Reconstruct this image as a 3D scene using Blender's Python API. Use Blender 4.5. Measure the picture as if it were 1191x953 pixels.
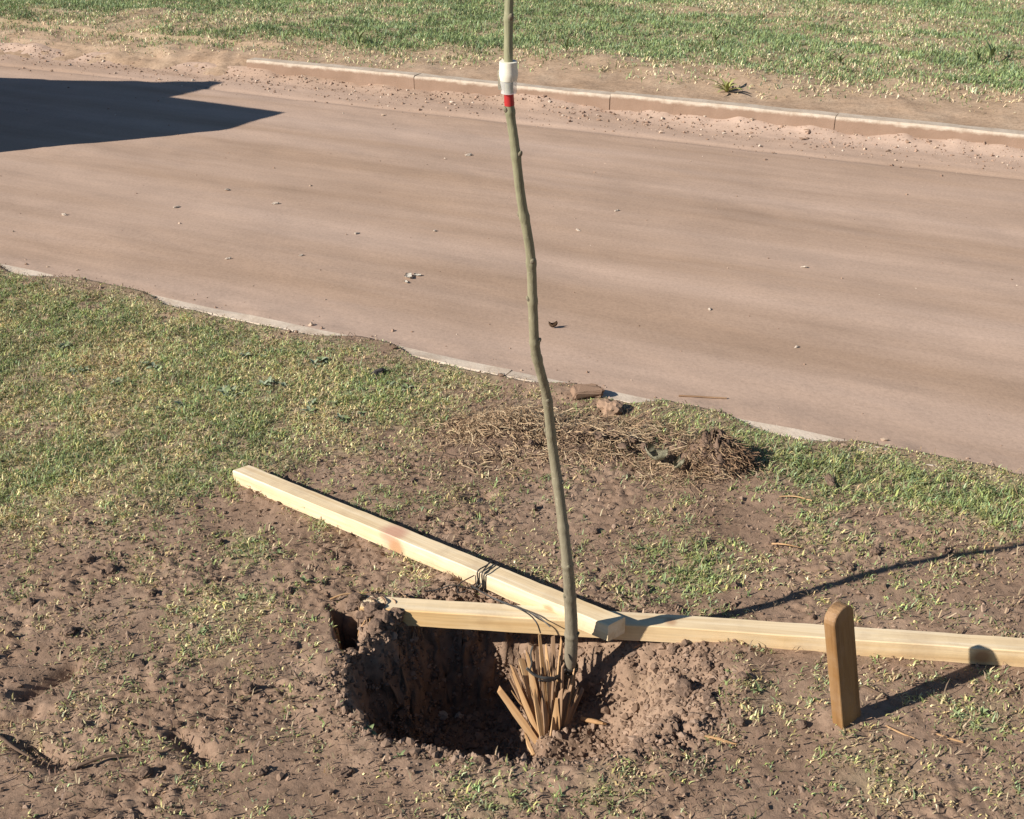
import bpy, bmesh, math, random
import numpy as np
from mathutils import Vector, Matrix
random.seed(7)
RNG = np.random.default_rng(11)
R = math.radians
for o in list(bpy.data.objects): bpy.data.objects.remove(o)
scene = bpy.context.scene
C = scene.collection

# ------------------------------------------------------------------ camera, sky, sun, exposure
cam_d = bpy.data.cameras.new('camera')
cam = bpy.data.objects.new('camera', cam_d); C.objects.link(cam)
cam.location = (0, 0, 1.5)
cam.rotation_euler = (R(90 - 27.0), 0, 0)
cam_d.sensor_fit = 'HORIZONTAL'; cam_d.sensor_width = 36.0
cam_d.lens = 36.0 * 1300.0 / 1191.0
cam_d.clip_start = 0.05; cam_d.clip_end = 2000
scene.camera = cam

SUN_AZ, SUN_EL = 23.5, 30.0            # direction the light travels over the ground (from +x towards +y), height
w = bpy.data.worlds.new('World'); scene.world = w; w.use_nodes = True
nt = w.node_tree; bg = nt.nodes['Background']
sky = nt.nodes.new('ShaderNodeTexSky'); sky.sky_type = 'NISHITA'; sky.sun_disc = False
sky.sun_elevation = R(SUN_EL)
sky.sun_rotation = R(270.0 - SUN_AZ)   # clockwise from +y
sky.air_density = 1.0; sky.dust_density = 0.0; sky.ozone_density = 3.0
nt.links.new(sky.outputs[0], bg.inputs[0]); bg.inputs[1].default_value = 0.05
sd = bpy.data.lights.new('sun', 'SUN'); sd.energy = 5.0; sd.angle = R(0.53); sd.color = (1.0, 0.93, 0.84)
sun = bpy.data.objects.new('sun', sd); C.objects.link(sun); sun.location = (-6, -3, 6)
tv = Vector((math.cos(R(SUN_AZ)) * math.cos(R(SUN_EL)), math.sin(R(SUN_AZ)) * math.cos(R(SUN_EL)), -math.sin(R(SUN_EL))))
sun.rotation_euler = tv.to_track_quat('-Z', 'Y').to_euler()
scene.view_settings.view_transform = 'Standard'; scene.view_settings.look = 'None'
scene.view_settings.gamma = 1.0; scene.view_settings.use_curve_mapping = False
scene.view_settings.exposure = 0.62

# ------------------------------------------------------------------ noise and helpers
def hsh(i, j, s):
    i = i.astype(np.int64); j = j.astype(np.int64)
    h = (i * 374761393 + j * 668265263 + s * 974634777) & 0xFFFFFFFF
    h = ((h ^ (h >> 13)) * 1274126177) & 0xFFFFFFFF
    h = h ^ (h >> 16)
    return (h & 0xFFFFFF) / float(0xFFFFFF)
def vn(x, y, s=0):
    xi = np.floor(x); yi = np.floor(y); fx = x - xi; fy = y - yi
    fx = fx * fx * (3 - 2 * fx); fy = fy * fy * (3 - 2 * fy)
    a = hsh(xi, yi, s); b = hsh(xi + 1, yi, s); c = hsh(xi, yi + 1, s); d = hsh(xi + 1, yi + 1, s)
    return (a + (b - a) * fx + (c - a) * fy + (a - b - c + d) * fx * fy) * 2 - 1
def fbm(x, y, scale, oct=4, s=0, gain=0.5):
    t = 0; a = 1.0; n = 0; f = 1.0 / scale
    for k in range(oct):
        c_, s_ = math.cos(k * 1.1 + .3), math.sin(k * 1.1 + .3)
        t = t + a * vn((x * c_ - y * s_) * f, (x * s_ + y * c_) * f, s + k * 17); n += a; a *= gain; f *= 2.03
    return t / n
def sst(a, b, x):
    t = np.clip((x - a) / (b - a), 0, 1); return t * t * (3 - 2 * t)
def poly_sd(x, y, poly):
    """signed distance, positive inside"""
    P = np.array(poly); d = np.full(x.shape, 1e9); ins = np.zeros(x.shape, bool)
    for k in range(len(P)):
        a = P[k]; b = P[(k + 1) % len(P)]; e = b - a
        wx = x - a[0]; wy = y - a[1]
        t = np.clip((wx * e[0] + wy * e[1]) / (e @ e), 0, 1)
        d = np.minimum(d, np.hypot(wx - t * e[0], wy - t * e[1]))
        if a[1] != b[1]:
            cnd = (a[1] > y) != (b[1] > y)
            ins ^= cnd & (x < (b[0] - a[0]) * (y - a[1]) / (b[1] - a[1]) + a[0])
    return np.where(ins, d, -d)

RX = np.array([.8962, -.4436]); NX = np.array([.4436, .8962])      # along the road, across the road
def to_xy(r, n): return r * RX[0] + n * NX[0], r * RX[1] + n * NX[1]
def to_rn(x, y): return x * RX[0] + y * RX[1], x * NX[0] + y * NX[1]
N_NEAR0, N_NEAR1 = 2.815, 2.885       # the near kerb
N_FAR0, N_FAR1 = 6.87, 6.99          # the far kerb
ROAD_Z = -0.085

def put(o, label=None, cat=None, group=None, kind=None):
    if label: o['label'] = label
    if cat: o['category'] = cat
    if group: o['group'] = group
    if kind: o['kind'] = kind
    return o
def empty(name, loc, rz=0.0):
    o = bpy.data.objects.new(name, None); C.objects.link(o); o.location = loc; o.rotation_euler = (0, 0, rz)
    o.empty_display_size = .05
    return o
def obj(name, me, mat=None, parent=None):
    o = bpy.data.objects.new(name, me); C.objects.link(o)
    if mat is not None and not me.materials: me.materials.append(mat)
    if parent is not None: o.parent = parent
    return o
def np_mesh(name, V, F, mat=None, cols=None, smooth=True):
    """V (n,3), F (m,k) of one polygon size"""
    me = bpy.data.meshes.new(name)
    V = np.asarray(V, np.float32); F = np.asarray(F, np.int32); m, k = F.shape
    me.vertices.add(len(V)); me.vertices.foreach_set('co', V.ravel())
    me.loops.add(m * k); me.loops.foreach_set('vertex_index', F.ravel())
    me.polygons.add(m); me.polygons.foreach_set('loop_start', np.arange(0, m * k, k, dtype=np.int32))
    me.polygons.foreach_set('use_smooth', np.full(m, smooth))
    me.update(calc_edges=True)
    if cols is not None:
        at = me.attributes.new('col', 'FLOAT_COLOR', 'POINT')
        c4 = np.ones((len(V), 4), np.float32); c4[:, :3] = cols
        at.data.foreach_set('color', c4.ravel())
    if mat: me.materials.append(mat)
    return me
def grid_faces(nr, nc):
    i = np.arange(nr - 1)[:, None] * nc + np.arange(nc - 1)[None, :]
    i = i.ravel(); return np.stack([i, i + 1, i + nc + 1, i + nc], 1)
def bm_mesh(name, bm, mat, smooth=False):
    me = bpy.data.meshes.new(name); bm.normal_update(); bm.to_mesh(me); bm.free()
    if smooth:
        for p in me.polygons: p.use_smooth = True
    me.materials.append(mat); return me
def tube_mesh(name, pts, rad, mat, seg=8, caps=True):
    """a tube through pts with a radius per point"""
    pts = [Vector(p) for p in pts]; n = len(pts)
    if not hasattr(rad, '__len__'): rad = [rad] * n
    V = []; F = []
    prev = None
    for i, p in enumerate(pts):
        t = (pts[min(i + 1, n - 1)] - pts[max(i - 1, 0)]).normalized()
        if prev is None:
            a = t.cross(Vector((0, 0, 1)))
            if a.length < .05: a = t.cross(Vector((0, 1, 0)))
            a.normalize()
        else:
            a = (prev - t * prev.dot(t)).normalized()
        prev = a; b = t.cross(a)
        for k in range(seg):
            an = 2 * math.pi * k / seg
            V.append(p + (a * math.cos(an) + b * math.sin(an)) * rad[i])
    for i in range(n - 1):
        for k in range(seg):
            k2 = (k + 1) % seg
            F.append((i * seg + k, i * seg + k2, (i + 1) * seg + k2, (i + 1) * seg + k))
    if caps:
        F.append(tuple(range(seg))[::-1]); F.append(tuple((n - 1) * seg + k for k in range(seg)))
    me = bpy.data.meshes.new(name); me.from_pydata([tuple(v) for v in V], [], F); me.update()
    for p in me.polygons: p.use_smooth = len(p.vertices) == 4
    if caps: me.set_sharp_from_angle(angle=R(60))
    me.materials.append(mat); return me
def smooth_path(pts, k=6):
    P = [np.array(p, float) for p in pts]; P = [2 * P[0] - P[1]] + P + [2 * P[-1] - P[-2]]
    out = []
    for i in range(1, len(P) - 2):
        for j in range(k):
            t = j / k
            out.append(.5 * ((2 * P[i]) + (-P[i - 1] + P[i + 1]) * t + (2 * P[i - 1] - 5 * P[i] + 4 * P[i + 1] - P[i + 2]) * t * t
                             + (-P[i - 1] + 3 * P[i] - 3 * P[i + 1] + P[i + 2]) * t ** 3))
    out.append(P[-2]); return out

# ------------------------------------------------------------------ materials
class Mat:
    def __init__(s, name, rough=.8, spec=.3):
        s.m = bpy.data.materials.new(name); s.m.use_nodes = True; s.t = s.m.node_tree
        s.b = s.t.nodes['Principled BSDF']; s.b.inputs['Roughness'].default_value = rough
        s.b.inputs['Specular IOR Level'].default_value = spec
    def n(s, ty, **kw):
        nd = s.t.nodes.new('ShaderNode' + ty)
        for k, v in kw.items():
            if k.startswith('i_'):
                key = k[2:]; key = int(key) if key.isdigit() else key.replace('_', ' ')
                nd.inputs[key].default_value = v
            else: setattr(nd, k, v)
        return nd
    def l(s, a, b): s.t.links.new(a, b)
    def ramp(s, fac, stops):
        r = s.n('ValToRGB'); e = r.color_ramp.elements
        while len(e) < len(stops): e.new(.5)
        for el, (p, c) in zip(e, stops):
            el.position = p; el.color = (c[0], c[1], c[2], 1) if hasattr(c, '__len__') else (c, c, c, 1)
        s.l(fac, r.inputs[0]); return r.outputs[0]
    def noise(s, vec, scale, detail=5, rough=.6):
        nd = s.n('TexNoise'); nd.inputs['Scale'].default_value = scale; nd.inputs['Detail'].default_value = detail
        nd.inputs['Roughness'].default_value = rough
        if vec is not None: s.l(vec, nd.inputs['Vector'])
        return nd.outputs['Fac']
    def mix(s, fac, a, b, bt='MIX'):
        m = s.n('Mix', data_type='RGBA', blend_type=bt)
        if hasattr(fac, 'is_linked'): s.l(fac, m.inputs[0])
        else: m.inputs[0].default_value = fac
        for v, i in ((a, 6), (b, 7)):
            if hasattr(v, 'is_linked'): s.l(v, m.inputs[i])
            else: m.inputs[i].default_value = (v[0], v[1], v[2], 1)
        return m.outputs[2]
    def math(s, op, a, b=None):
        m = s.n('Math', operation=op)
        for v, i in ((a, 0), (b, 1)):
            if v is None: continue
            if hasattr(v, 'is_linked'): s.l(v, m.inputs[i])
            else: m.inputs[i].default_value = v
        return m.outputs[0]
    def coord(s, kind='Object', scale=None, rot=None):
        tc = s.n('TexCoord'); o = tc.outputs[kind]
        if scale or rot:
            mp = s.n('Mapping')
            if scale: mp.inputs['Scale'].default_value = scale
            if rot: mp.inputs['Rotation'].default_value = rot
            s.l(o, mp.inputs[0]); o = mp.outputs[0]
        return o
    def col(s, c):
        if hasattr(c, 'is_linked'): s.l(c, s.b.inputs['Base Color'])
        else: s.b.inputs['Base Color'].default_value = (c[0], c[1], c[2], 1)
        return s
    def bump(s, h, strength=.5, dist=.01):
        b = s.n('Bump'); b.inputs['Strength'].default_value = strength; b.inputs['Distance'].default_value = dist
        s.l(h, b.inputs['Height']); s.l(b.outputs[0], s.b.inputs['Normal']); return s

def attr_mat(name, rough=.7, spec=.25, trans=0.0):
    m = Mat(name, rough, spec); a = m.n('Attribute', attribute_name='col'); m.col(a.outputs['Color'])
    if trans:
        t = m.n('BsdfTranslucent'); m.l(a.outputs['Color'], t.inputs['Color'])
        mx = m.n('MixShader'); mx.inputs[0].default_value = trans
        m.l(m.b.outputs[0], mx.inputs[1]); m.l(t.outputs[0], mx.inputs[2])
        m.l(mx.outputs[0], m.t.nodes['Material Output'].inputs[0])
    return m.m
M = {}
M['blade'] = attr_mat('grass_blade', .6, .25, .22)
M['straw'] = attr_mat('straw', .65, .25, .1)
M['crumb'] = attr_mat('crumb', .95, .08)

def soil_mat(name, c0, c1, c2, thatch=False, cover=((.26, .215, .12), (.36, .30, .18), (.43, .36, .225))):
    m = Mat(name, .95, .1); v = m.coord('Object')
    big = m.noise(v, 3.2, 6, .68); fine = m.noise(v, 45, 6, .7)
    a = m.ramp(big, [(.3, c0), (.5, c1), (.72, c2)])
    b = m.ramp(fine, [(.25, (.55, .52, .5)), (.5, (1, 1, 1)), (.8, (1.25, 1.22, 1.2))])
    if thatch:                                                # dead grass matted over the soil where the turf is
        at = m.n('Attribute', attribute_name='col')
        th = m.ramp(m.noise(v, 30, 5, .7), [(.3, cover[0]), (.5, cover[1]), (.7, cover[2])])
        a = m.mix(at.outputs['Fac'], a, th)
    m.col(m.mix(1.0, a, b, 'MULTIPLY'))
    h = m.noise(v, 160, 5, .7); m.bump(h, .55, .004); return m.m
M['soil'] = soil_mat('soil', (.205, .137, .094), (.268, .182, .127), (.335, .239, .171), True)
M['verge_soil'] = soil_mat('verge_soil', (.30, .205, .135), (.38, .27, .185), (.44, .33, .235), True, ((.17, .19, .085), (.25, .25, .125), (.36, .32, .19)))
M['clod'] = soil_mat('clod_soil', (.15, .10, .072), (.20, .137, .10), (.25, .178, .132))

def road_mat():
    m = Mat('packed_dirt', .9, .15); ang = math.atan2(RX[1], RX[0])
    v = m.coord('Object'); mp = m.n('Mapping', vector_type='TEXTURE'); mp.inputs['Rotation'].default_value = (0, 0, ang)
    m.l(v, mp.inputs[0]); u = mp.outputs[0]
    st = m.n('Mapping'); st.inputs['Scale'].default_value = (.22, 2.3, 1); m.l(u, st.inputs[0])
    wheel = m.noise(st.outputs[0], 1.0, 4, .55)
    st2 = m.n('Mapping'); st2.inputs['Scale'].default_value = (1.2, 14, 1); m.l(u, st2.inputs[0])
    streak = m.noise(st2.outputs[0], 1.0, 5, .65)
    patch = m.noise(v, 1.3, 6, .65); fine = m.noise(v, 70, 4, .7)
    a = m.ramp(wheel, [(.34, (.365, .252, .178)), (.50, (.425, .304, .228)), (.68, (.47, .345, .268))])
    a = m.mix(1.0, a, m.ramp(streak, [(.25, .93), (.55, 1.0), (.8, 1.05)]), 'MULTIPLY')
    a = m.mix(1.0, a, m.ramp(patch, [(.25, .88), (.5, 1.0), (.8, 1.08)]), 'MULTIPLY')
    a = m.mix(1.0, a, m.ramp(fine, [(.2, .80), (.5, 1.0), (.8, 1.12)]), 'MULTIPLY')
    m.col(a)
    h = m.math('ADD', m.math('MULTIPLY', m.noise(v, 60, 5, .7), .5), m.math('MULTIPLY', streak, .8))
    m.bump(h, .35, .006); return m.m
M['road'] = road_mat()

def concrete_mat(name, f):
    m = Mat(name, .85, .2); v = m.coord('Object')
    sx = m.n('SeparateXYZ'); m.l(v, sx.inputs[0])
    a = m.ramp(m.noise(v, 9, 6, .7), [(.3, (.34 * f, .26 * f, .19 * f)), (.52, (.48 * f, .40 * f, .315 * f)), (.75, (.56 * f, .48 * f, .39 * f))])
    dirt = m.ramp(m.noise(v, 5, 5, .6), [(.2, (.22, .145, .10)), (.7, (.30, .205, .15))])
    m.col(m.mix(m.ramp(m.math('ADD', m.math('MULTIPLY', sx.outputs[2], 12.0), m.math('ADD', 1.0, m.math('MULTIPLY', m.math('SUBTRACT', m.noise(v, 14, 4, .6), .5), .5))), [(.72, 0.0), (.90, 1.0)]), dirt, a))   # the vertical face is caked with road dirt
    m.bump(m.noise(v, 90, 4, .7), .4, .004); return m.m
M['concrete'] = concrete_mat('kerb_concrete', 1.0); M['limed'] = concrete_mat('limed_kerb', 1.15)

def pine_mat(name, c_lo, c_mid, c_hi, knots=(), side_shade=None, rough_=.22):
    m = Mat(name, .55, .3); v = m.coord('Object')
    st = m.n('Mapping'); st.inputs['Scale'].default_value = (.55, 9, 9); m.l(v, st.inputs[0])
    grain = m.n('TexNoise'); grain.inputs['Scale'].default_value = 5; grain.inputs['Detail'].default_value = 6
    grain.inputs['Distortion'].default_value = .6; m.l(st.outputs[0], grain.inputs['Vector'])
    a = m.ramp(grain.outputs['Fac'], [(.28, c_lo), (.48, c_mid), (.72, c_hi)])
    fibre = m.n('Mapping'); fibre.inputs['Scale'].default_value = (6, 260, 260); m.l(v, fibre.inputs[0])
    f = m.noise(fibre.outputs[0], 1, 3, .6)
    a = m.mix(1.0, a, m.ramp(f, [(.25, .86), (.5, 1.0), (.8, 1.05)]), 'MULTIPLY')
    soil = m.noise(v, 7, 6, .7)
    a = m.mix(m.ramp(soil, [(.50, 0.0), (.76, .52)]), a, (.36, .255, .17))
    for (p, rad, c) in knots:
        d = m.n('VectorMath', operation='DISTANCE'); m.l(v, d.inputs[0]); d.inputs[1].default_value = p
        dd = m.math('ADD', d.outputs['Value'], m.math('MULTIPLY', m.noise(v, 60, 3, .6), rad * .5))
        a = m.mix(m.ramp(dd, [(rad * .85, .8), (rad * 1.7, 0.0)]), a, c)
    if side_shade:                                                 # front side tinted darker orange: its shading is painted into the colour
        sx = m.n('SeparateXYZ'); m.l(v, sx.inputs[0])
        a = m.mix(m.ramp(m.math('MULTIPLY', sx.outputs[1], -10.0), [(.17, 0.0), (.215, 1.0)]), a, m.mix(1.0, a, side_shade, 'MULTIPLY'))
    m.col(a); m.bump(f, rough_, .002); return m.m
PINE = ((.60, .44, .25), (.72, .57, .36), (.80, .68, .49))
M['pine_cross'] = pine_mat('pine_beam', *PINE, knots=[((.35, -.02, .0), .018, (.30, .15, .08)), ((-.28, .0, .02), .012, (.42, .24, .13)), ((.72, -.02, .005), .012, (.40, .22, .12))], side_shade=(.95, .80, .60))
M['pine_diag'] = pine_mat('pine_beam_b', *PINE, knots=[((-.03, -.006, .021), .030, (.52, .27, .19)), ((-.01, -.021, -.006), .020, (.45, .24, .12)), ((.42, -.021, .0), .012, (.42, .24, .13))])
M['stake'] = pine_mat('treated_wood', (.17, .086, .032), (.255, .137, .053), (.32, .182, .075), rough_=.7)
M['splint'] = pine_mat('split_wood', (.36, .20, .09), (.50, .30, .145), (.60, .41, .225))
M['splint_grey'] = pine_mat('weathered_wood', (.22, .13, .075), (.31, .195, .115), (.39, .26, .165))

def bark_mat():
    m = Mat('sapling_bark', .72, .2); v = m.coord('Object'); sx = m.n('SeparateXYZ'); m.l(v, sx.inputs[0])
    hgt = m.math('ADD', sx.outputs[2], m.math('MULTIPLY', m.math('SUBTRACT', m.noise(v, 9, 3, .6), .5), .25))
    a = m.ramp(m.math('MULTIPLY', hgt, .6), [(.0, (.22, .185, .135)), (.25, (.24, .21, .145)), (.6, (.25, .225, .145)), (.85, (.26, .255, .155))])
    st = m.n('Mapping'); st.inputs['Scale'].default_value = (90, 90, 14); m.l(v, st.inputs[0])
    f = m.noise(st.outputs[0], 1, 4, .65)
    a = m.mix(1.0, a, m.ramp(f, [(.25, .68), (.5, 1.0), (.8, 1.22)]), 'MULTIPLY')
    spk = m.noise(v, 140, 3, .7); a = m.mix(m.ramp(spk, [(.62, 0.0), (.70, .55)]), a, (.42, .37, .28))
    m.col(a); m.bump(f, .5, .003); return m.m
M['bark'] = bark_mat()

def plain(name, c, rough=.6, spec=.3, var=.15, scale=30, metal=0.0):
    m = Mat(name, rough, spec); v = m.coord('Object')
    m.col(m.mix(1.0, c, m.ramp(m.noise(v, scale, 4, .6), [(.2, 1 - var), (.8, 1 + var * .6)]), 'MULTIPLY'))
    m.b.inputs['Metallic'].default_value = metal; return m.m
M['tag'] = plain('cream_label', (.78, .73, .60), .5, .4, .06)
M['red'] = plain('red_band', (.42, .03, .03), .45, .4, .12)
M['wire'] = plain('dark_wire', (.035, .032, .03), .5, .4, .2)
M['strap'] = plain('grey_strap', (.10, .095, .085), .5, .4, .2)
M['brick'] = plain('fired_clay', (.29, .19, .13), .9, .1, .5, 26)
M['stone'] = plain('tan_stone', (.33, .22, .15), .9, .15, .3, 25)
M['dark_stone'] = plain('dark_stone', (.06, .052, .05), .85, .2, .3, 25)
M['pebble'] = plain('pebble', (.50, .42, .34), .85, .2, .25, 40)
M['paper'] = plain('paper_scrap', (.74, .70, .62), .8, .2, .08)
M['dry_leaf'] = plain('dry_leaf', (.44, .41, .29), .75, .2, .3, 60)
M['brown_leaf'] = plain('brown_leaf', (.16, .10, .06), .75, .2, .3, 60)
M['weed'] = plain('weed_leaf', (.22, .27, .12), .55, .3, .3, 60)
M['twig'] = plain('twig_bark', (.15, .10, .07), .85, .15, .3, 40)
film = Mat('clear_film', .12, .5); film.col((.85, .86, .84)); film.b.inputs['Alpha'].default_value = .38; M['film'] = film.m
M['tractor_red'] = plain('tractor_paint', (.36, .045, .03), .35, .5, .08)
M['tyre'] = plain('tyre_rubber', (.03, .03, .032), .8, .2, .2)
M['steel'] = plain('dark_steel', (.12, .12, .13), .45, .5, .2, 20, .7)
M['rim'] = plain('rim_paint', (.55, .50, .40), .5, .4, .1)
M['vinyl'] = plain('seat_vinyl', (.04, .04, .045), .5, .4, .2)
lampm = Mat('lamp_glass', .1, .5); lampm.col((.6, .62, .6)); M['lamp'] = lampm.m

# ------------------------------------------------------------------ the ground: lawn strip with its hole
HOLE = [(-.346, 1.819), (-.349, 1.727), (-.318, 1.654), (-.268, 1.604), (-.185, 1.566), (-.103, 1.54), (.007, 1.523), (.132, 1.519), (.227, 1.529),
        (.327, 1.566), (.40, 1.64), (.43, 1.75), (.42, 1.83), (.337, 1.93), (.16, 1.99), (.09, 2.03), (-.13, 2.045), (-.215, 2.02), (-.262, 1.91)]
NOTCH = [(-.397, 1.99), (-.330, 1.99), (-.318, 1.889), (-.328, 1.835), (-.352, 1.846), (-.388, 1.932)]
LAWN = [(-9, 1.9), (-1.32, 2.174), (-1.214, 2.21), (-1.067, 2.314), (-.856, 2.393), (-.712, 2.529), (-.457, 2.643), (-.228, 2.715), (-.153, 2.924),
        (-.05, 3.068), (.012, 3.20), (-9, 7.7)]
BAND = [(.30, 3.04), (.366, 2.90), (.539, 2.74), (.687, 2.56), (.801, 2.46), (.974, 2.38), (1.236, 2.285), (1.436, 2.21), (4, 1.2), (4, 1.5)]
PATCH = [(.392, 2.174, .16, 1.0), (-.582, 2.21, .15, .75), (-.638, 2.008, .13, .7), (-.643, 1.874, .12, .65), (.486, 1.727, .04, .8), (.886, 1.654, .10, .8),
         (.66, 1.498, .14, .6), (-.054, 1.437, .12, .6), (.189, 1.437, .14, .5), (.655, 2.03, .09, .7), (.893, 2.04, .09, .6), (-.192, 2.174, .12, .6),
         (-.077, 2.45, .18, .4), (-.419, 2.361, .17, .7), (-1.126, 2.361, .2, .8), (.629, 1.753, .06, .6), (.80, 2.32, .15, .7), (.45, 2.36, .12, .6), (-.42, 2.10, .1, .5), (1.1, 1.95, .15, .4)]
KERB_SHOW = [(-3.72, -3.32), (-2.92, -2.02), (-1.86, -1.20), (-1.18, -.94), (-.72, -.36)]
def grass_amount(x, y):
    nz = fbm(x, y, .16, 4, 5)
    sd1 = poly_sd(x, y, LAWN) + .10 * nz
    sd2 = poly_sd(x, y, BAND) + .07 * nz
    g = np.maximum(sst(-.26, .30, sd1 + .10 * fbm(x, y, .06, 3, 6)), .78 * sst(-.16, .07, sd2))
    for px_, py_, rr, am in PATCH:
        g = np.maximum(g, am * np.exp(-((x - px_) ** 2 + (y - py_) ** 2) / (rr * rr)) * np.clip(.75 + .9 * nz, 0, 1))
    g = np.maximum(g, .20 + .30 * nz)
    heap = np.exp(-(((x - .06) / .22) ** 2 + ((y - 2.74) / .12) ** 2)) + np.exp(-(((x - .52) / .16) ** 2 + ((y - 2.60) / .1) ** 2))
    g = g * (1 - .75 * np.clip(heap, 0, 1))
    return np.clip(g * (.80 + .5 * fbm(x, y, .07, 3, 9)), 0, 1)
def hole_depth(x, y):
    wob = .024 * fbm(x, y, .07, 4, 21) + .012 * fbm(x, y, .022, 3, 23)
    sd = poly_sd(x, y, HOLE) + wob
    soft = sst(.02, .36, x)                                    # the right side is a shallow scoop
    wdt = .085 + .15 * soft
    D = .29 - .12 * sst(-.06, .08, x) - .075 * sst(.12, .40, x)
    d = D * sst(-.004, 1, sd / wdt)
    d = d - .035 * np.exp(-(((x - .08) / .09) ** 2 + ((y - 1.78) / .07) ** 2)) * sst(0, .06, sd)      # earth heaped round the trunk
    # ridge of earth thrown up across the scoop
    d = d - .008 * np.exp(-((x - .29 - .25 * (y - 1.68)) / .035) ** 2) * sst(.0, .07, sd)
    sn = poly_sd(x, y, NOTCH) + .6 * wob
    d = np.maximum(d, .17 * sst(-.002, .018, sn))
    return d, sd
def kerb_open(r, a, b):
    t = min(.16, (b - a) * .4); return sst(a - .06, a + t, r) * (1 - sst(b - t, b + .06, r))
def kerb_cover(r, show):
    """how far the turf reaches over the kerb"""
    return N_NEAR0 + .004 + (N_NEAR1 - N_NEAR0 + .006) * (1 - show) + .009 * fbm(r, r * 0 + .5, .09, 3, 8)
def ground_h(x, y, fine=True):
    r, n = to_rn(x, y)
    G = grass_amount(x, y)
    d, sd = hole_depth(x, y)
    near = np.exp(-((x / 3.5) ** 2 + ((y - 2.2) / 3) ** 2) ** 2)
    z = .012 * fbm(x, y, .55, 3, 31) * near
    bare = np.clip(1.15 - G, .25, 1)
    lump = fbm(x, y, .075, 4, 33, .6); ridg = 1 - np.abs(fbm(x, y, .03, 3, 35, .6)) * 2.6
    inside = sst(.0, .03, sd)
    worn = .15 + .85 * sst(-.20, .30, fbm(x, y, .20, 3, 39))                        # trodden smooth in places
    fib = 1 - np.abs(fbm(x * .8 + y * .2, y * 1.7, .022, 3, 36, .6)) * 2.8
    z = z + bare * near * (.0055 * lump + worn * (.0040 * ridg + .0056 * fib) * (1 + .5 * inside) + .020 * inside * lump) + .006 * near * worn * fbm(x, y, .012, 2, 37) * bare
    # soil thrown up on the rim
    z = z + .014 * np.exp(-((sd + .035) / .04) ** 2) * (.6 + .6 * lump) * near
    # two worn furrows left of the hole
    for (ax, ay, bx, by, dp) in ((-.97, 1.72, -.90, 1.79, .030), (-1.02, 1.62, -.93, 1.66, .022), (-.63, 1.60, -.57, 1.55, .024), (-.90, 1.57, -.83, 1.53, .02), (-.10, 2.45, -.07, 2.46, .03)):
        ex, ey = bx - ax, by - ay; t = np.clip(((x - ax) * ex + (y - ay) * ey) / (ex * ex + ey * ey), 0, 1)
        dd = np.hypot(x - ax - t * ex, y - ay - t * ey); z = z - dp * np.exp(-(dd / .018) ** 2)
    z = z + .030 * np.exp(-(((x + .315) / .055) ** 2 + ((y - 1.99) / .035) ** 2))
    z = z + .012 * np.exp(-((np.hypot(x - .640, y - 1.632) - .02) / .03) ** 2) * (.7 + lump)
    z = z - d
    # the edge by the kerb: soil lies over the kerb except where it shows
    show = np.zeros_like(r)
    for a, b in KERB_SHOW: show = np.maximum(show, kerb_open(r, a, b))
    ed = sst(N_NEAR0 - .09, N_NEAR0 - .01, n)
    z = z * (1 - .8 * ed) + ed * (.009 + .004 * lump * near) - .055 * sst(-.004, .006, n - kerb_cover(r, show) + .004 * lump)
    z = np.where(n > N_NEAR1 + .002 + .005 * fbm(r, r * 0, .12, 3, 3), -.16, z)
    return z
def spaced(segs):
    """segs: (start, end, step at start, step at end)"""
    out = []
    for a, b, s0, s1 in segs:
        x = a
        while x < b - 1e-6:
            out.append(x); f = (x - a) / (b - a); x += s0 + (s1 - s0) * f
    out.append(segs[-1][1]); return np.array(out)
rr = spaced([(-90, -8, 8, .5), (-8, -3.9, .5, .03), (-3.9, -1.62, .015, .0065), (-1.62, .30, .006, .0065), (.30, 1.4, .008, .06), (1.4, 90, .1, 9)])
nn = spaced([(-90, -2, 9, .4), (-2, .5, .4, .03), (.5, .95, .02, .007), (.95, 2.12, .0058, .0062), (2.12, 2.925, .0065, .008)])
gr, gn = np.meshgrid(rr, nn); gx, gy = to_xy(gr, gn)
gz = ground_h(gx, gy)
_d, _s = hole_depth(gx, gy)                                  # torn, undercut walls
_w = sst(.01, .06, _d) * (_s < .12) * (gx < .12) * (1 - sst(.24, .30, _d))
_q = gx * 1.7 + gy * .9
gx0, gy0 = gx.copy(), gy.copy()
gx = gx + _w * (.022 * fbm(_q, gz * 1.5, .045, 4, 25, .6)); gy = gy + _w * (.022 * fbm(_q + 3, gz * 1.5, .045, 4, 26, .6)); gz = gz + _w * .016 * fbm(_q, gz, .03, 3, 27)
me = np_mesh('lawn', np.stack([gx, gy, gz], -1).reshape(-1, 3), grid_faces(len(nn), len(rr)), M['soil'], np.repeat(sst(.2, .9, grass_amount(gx0, gy0)).reshape(-1, 1), 3, 1))
put(obj('lawn', me), kind='structure')

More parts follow.
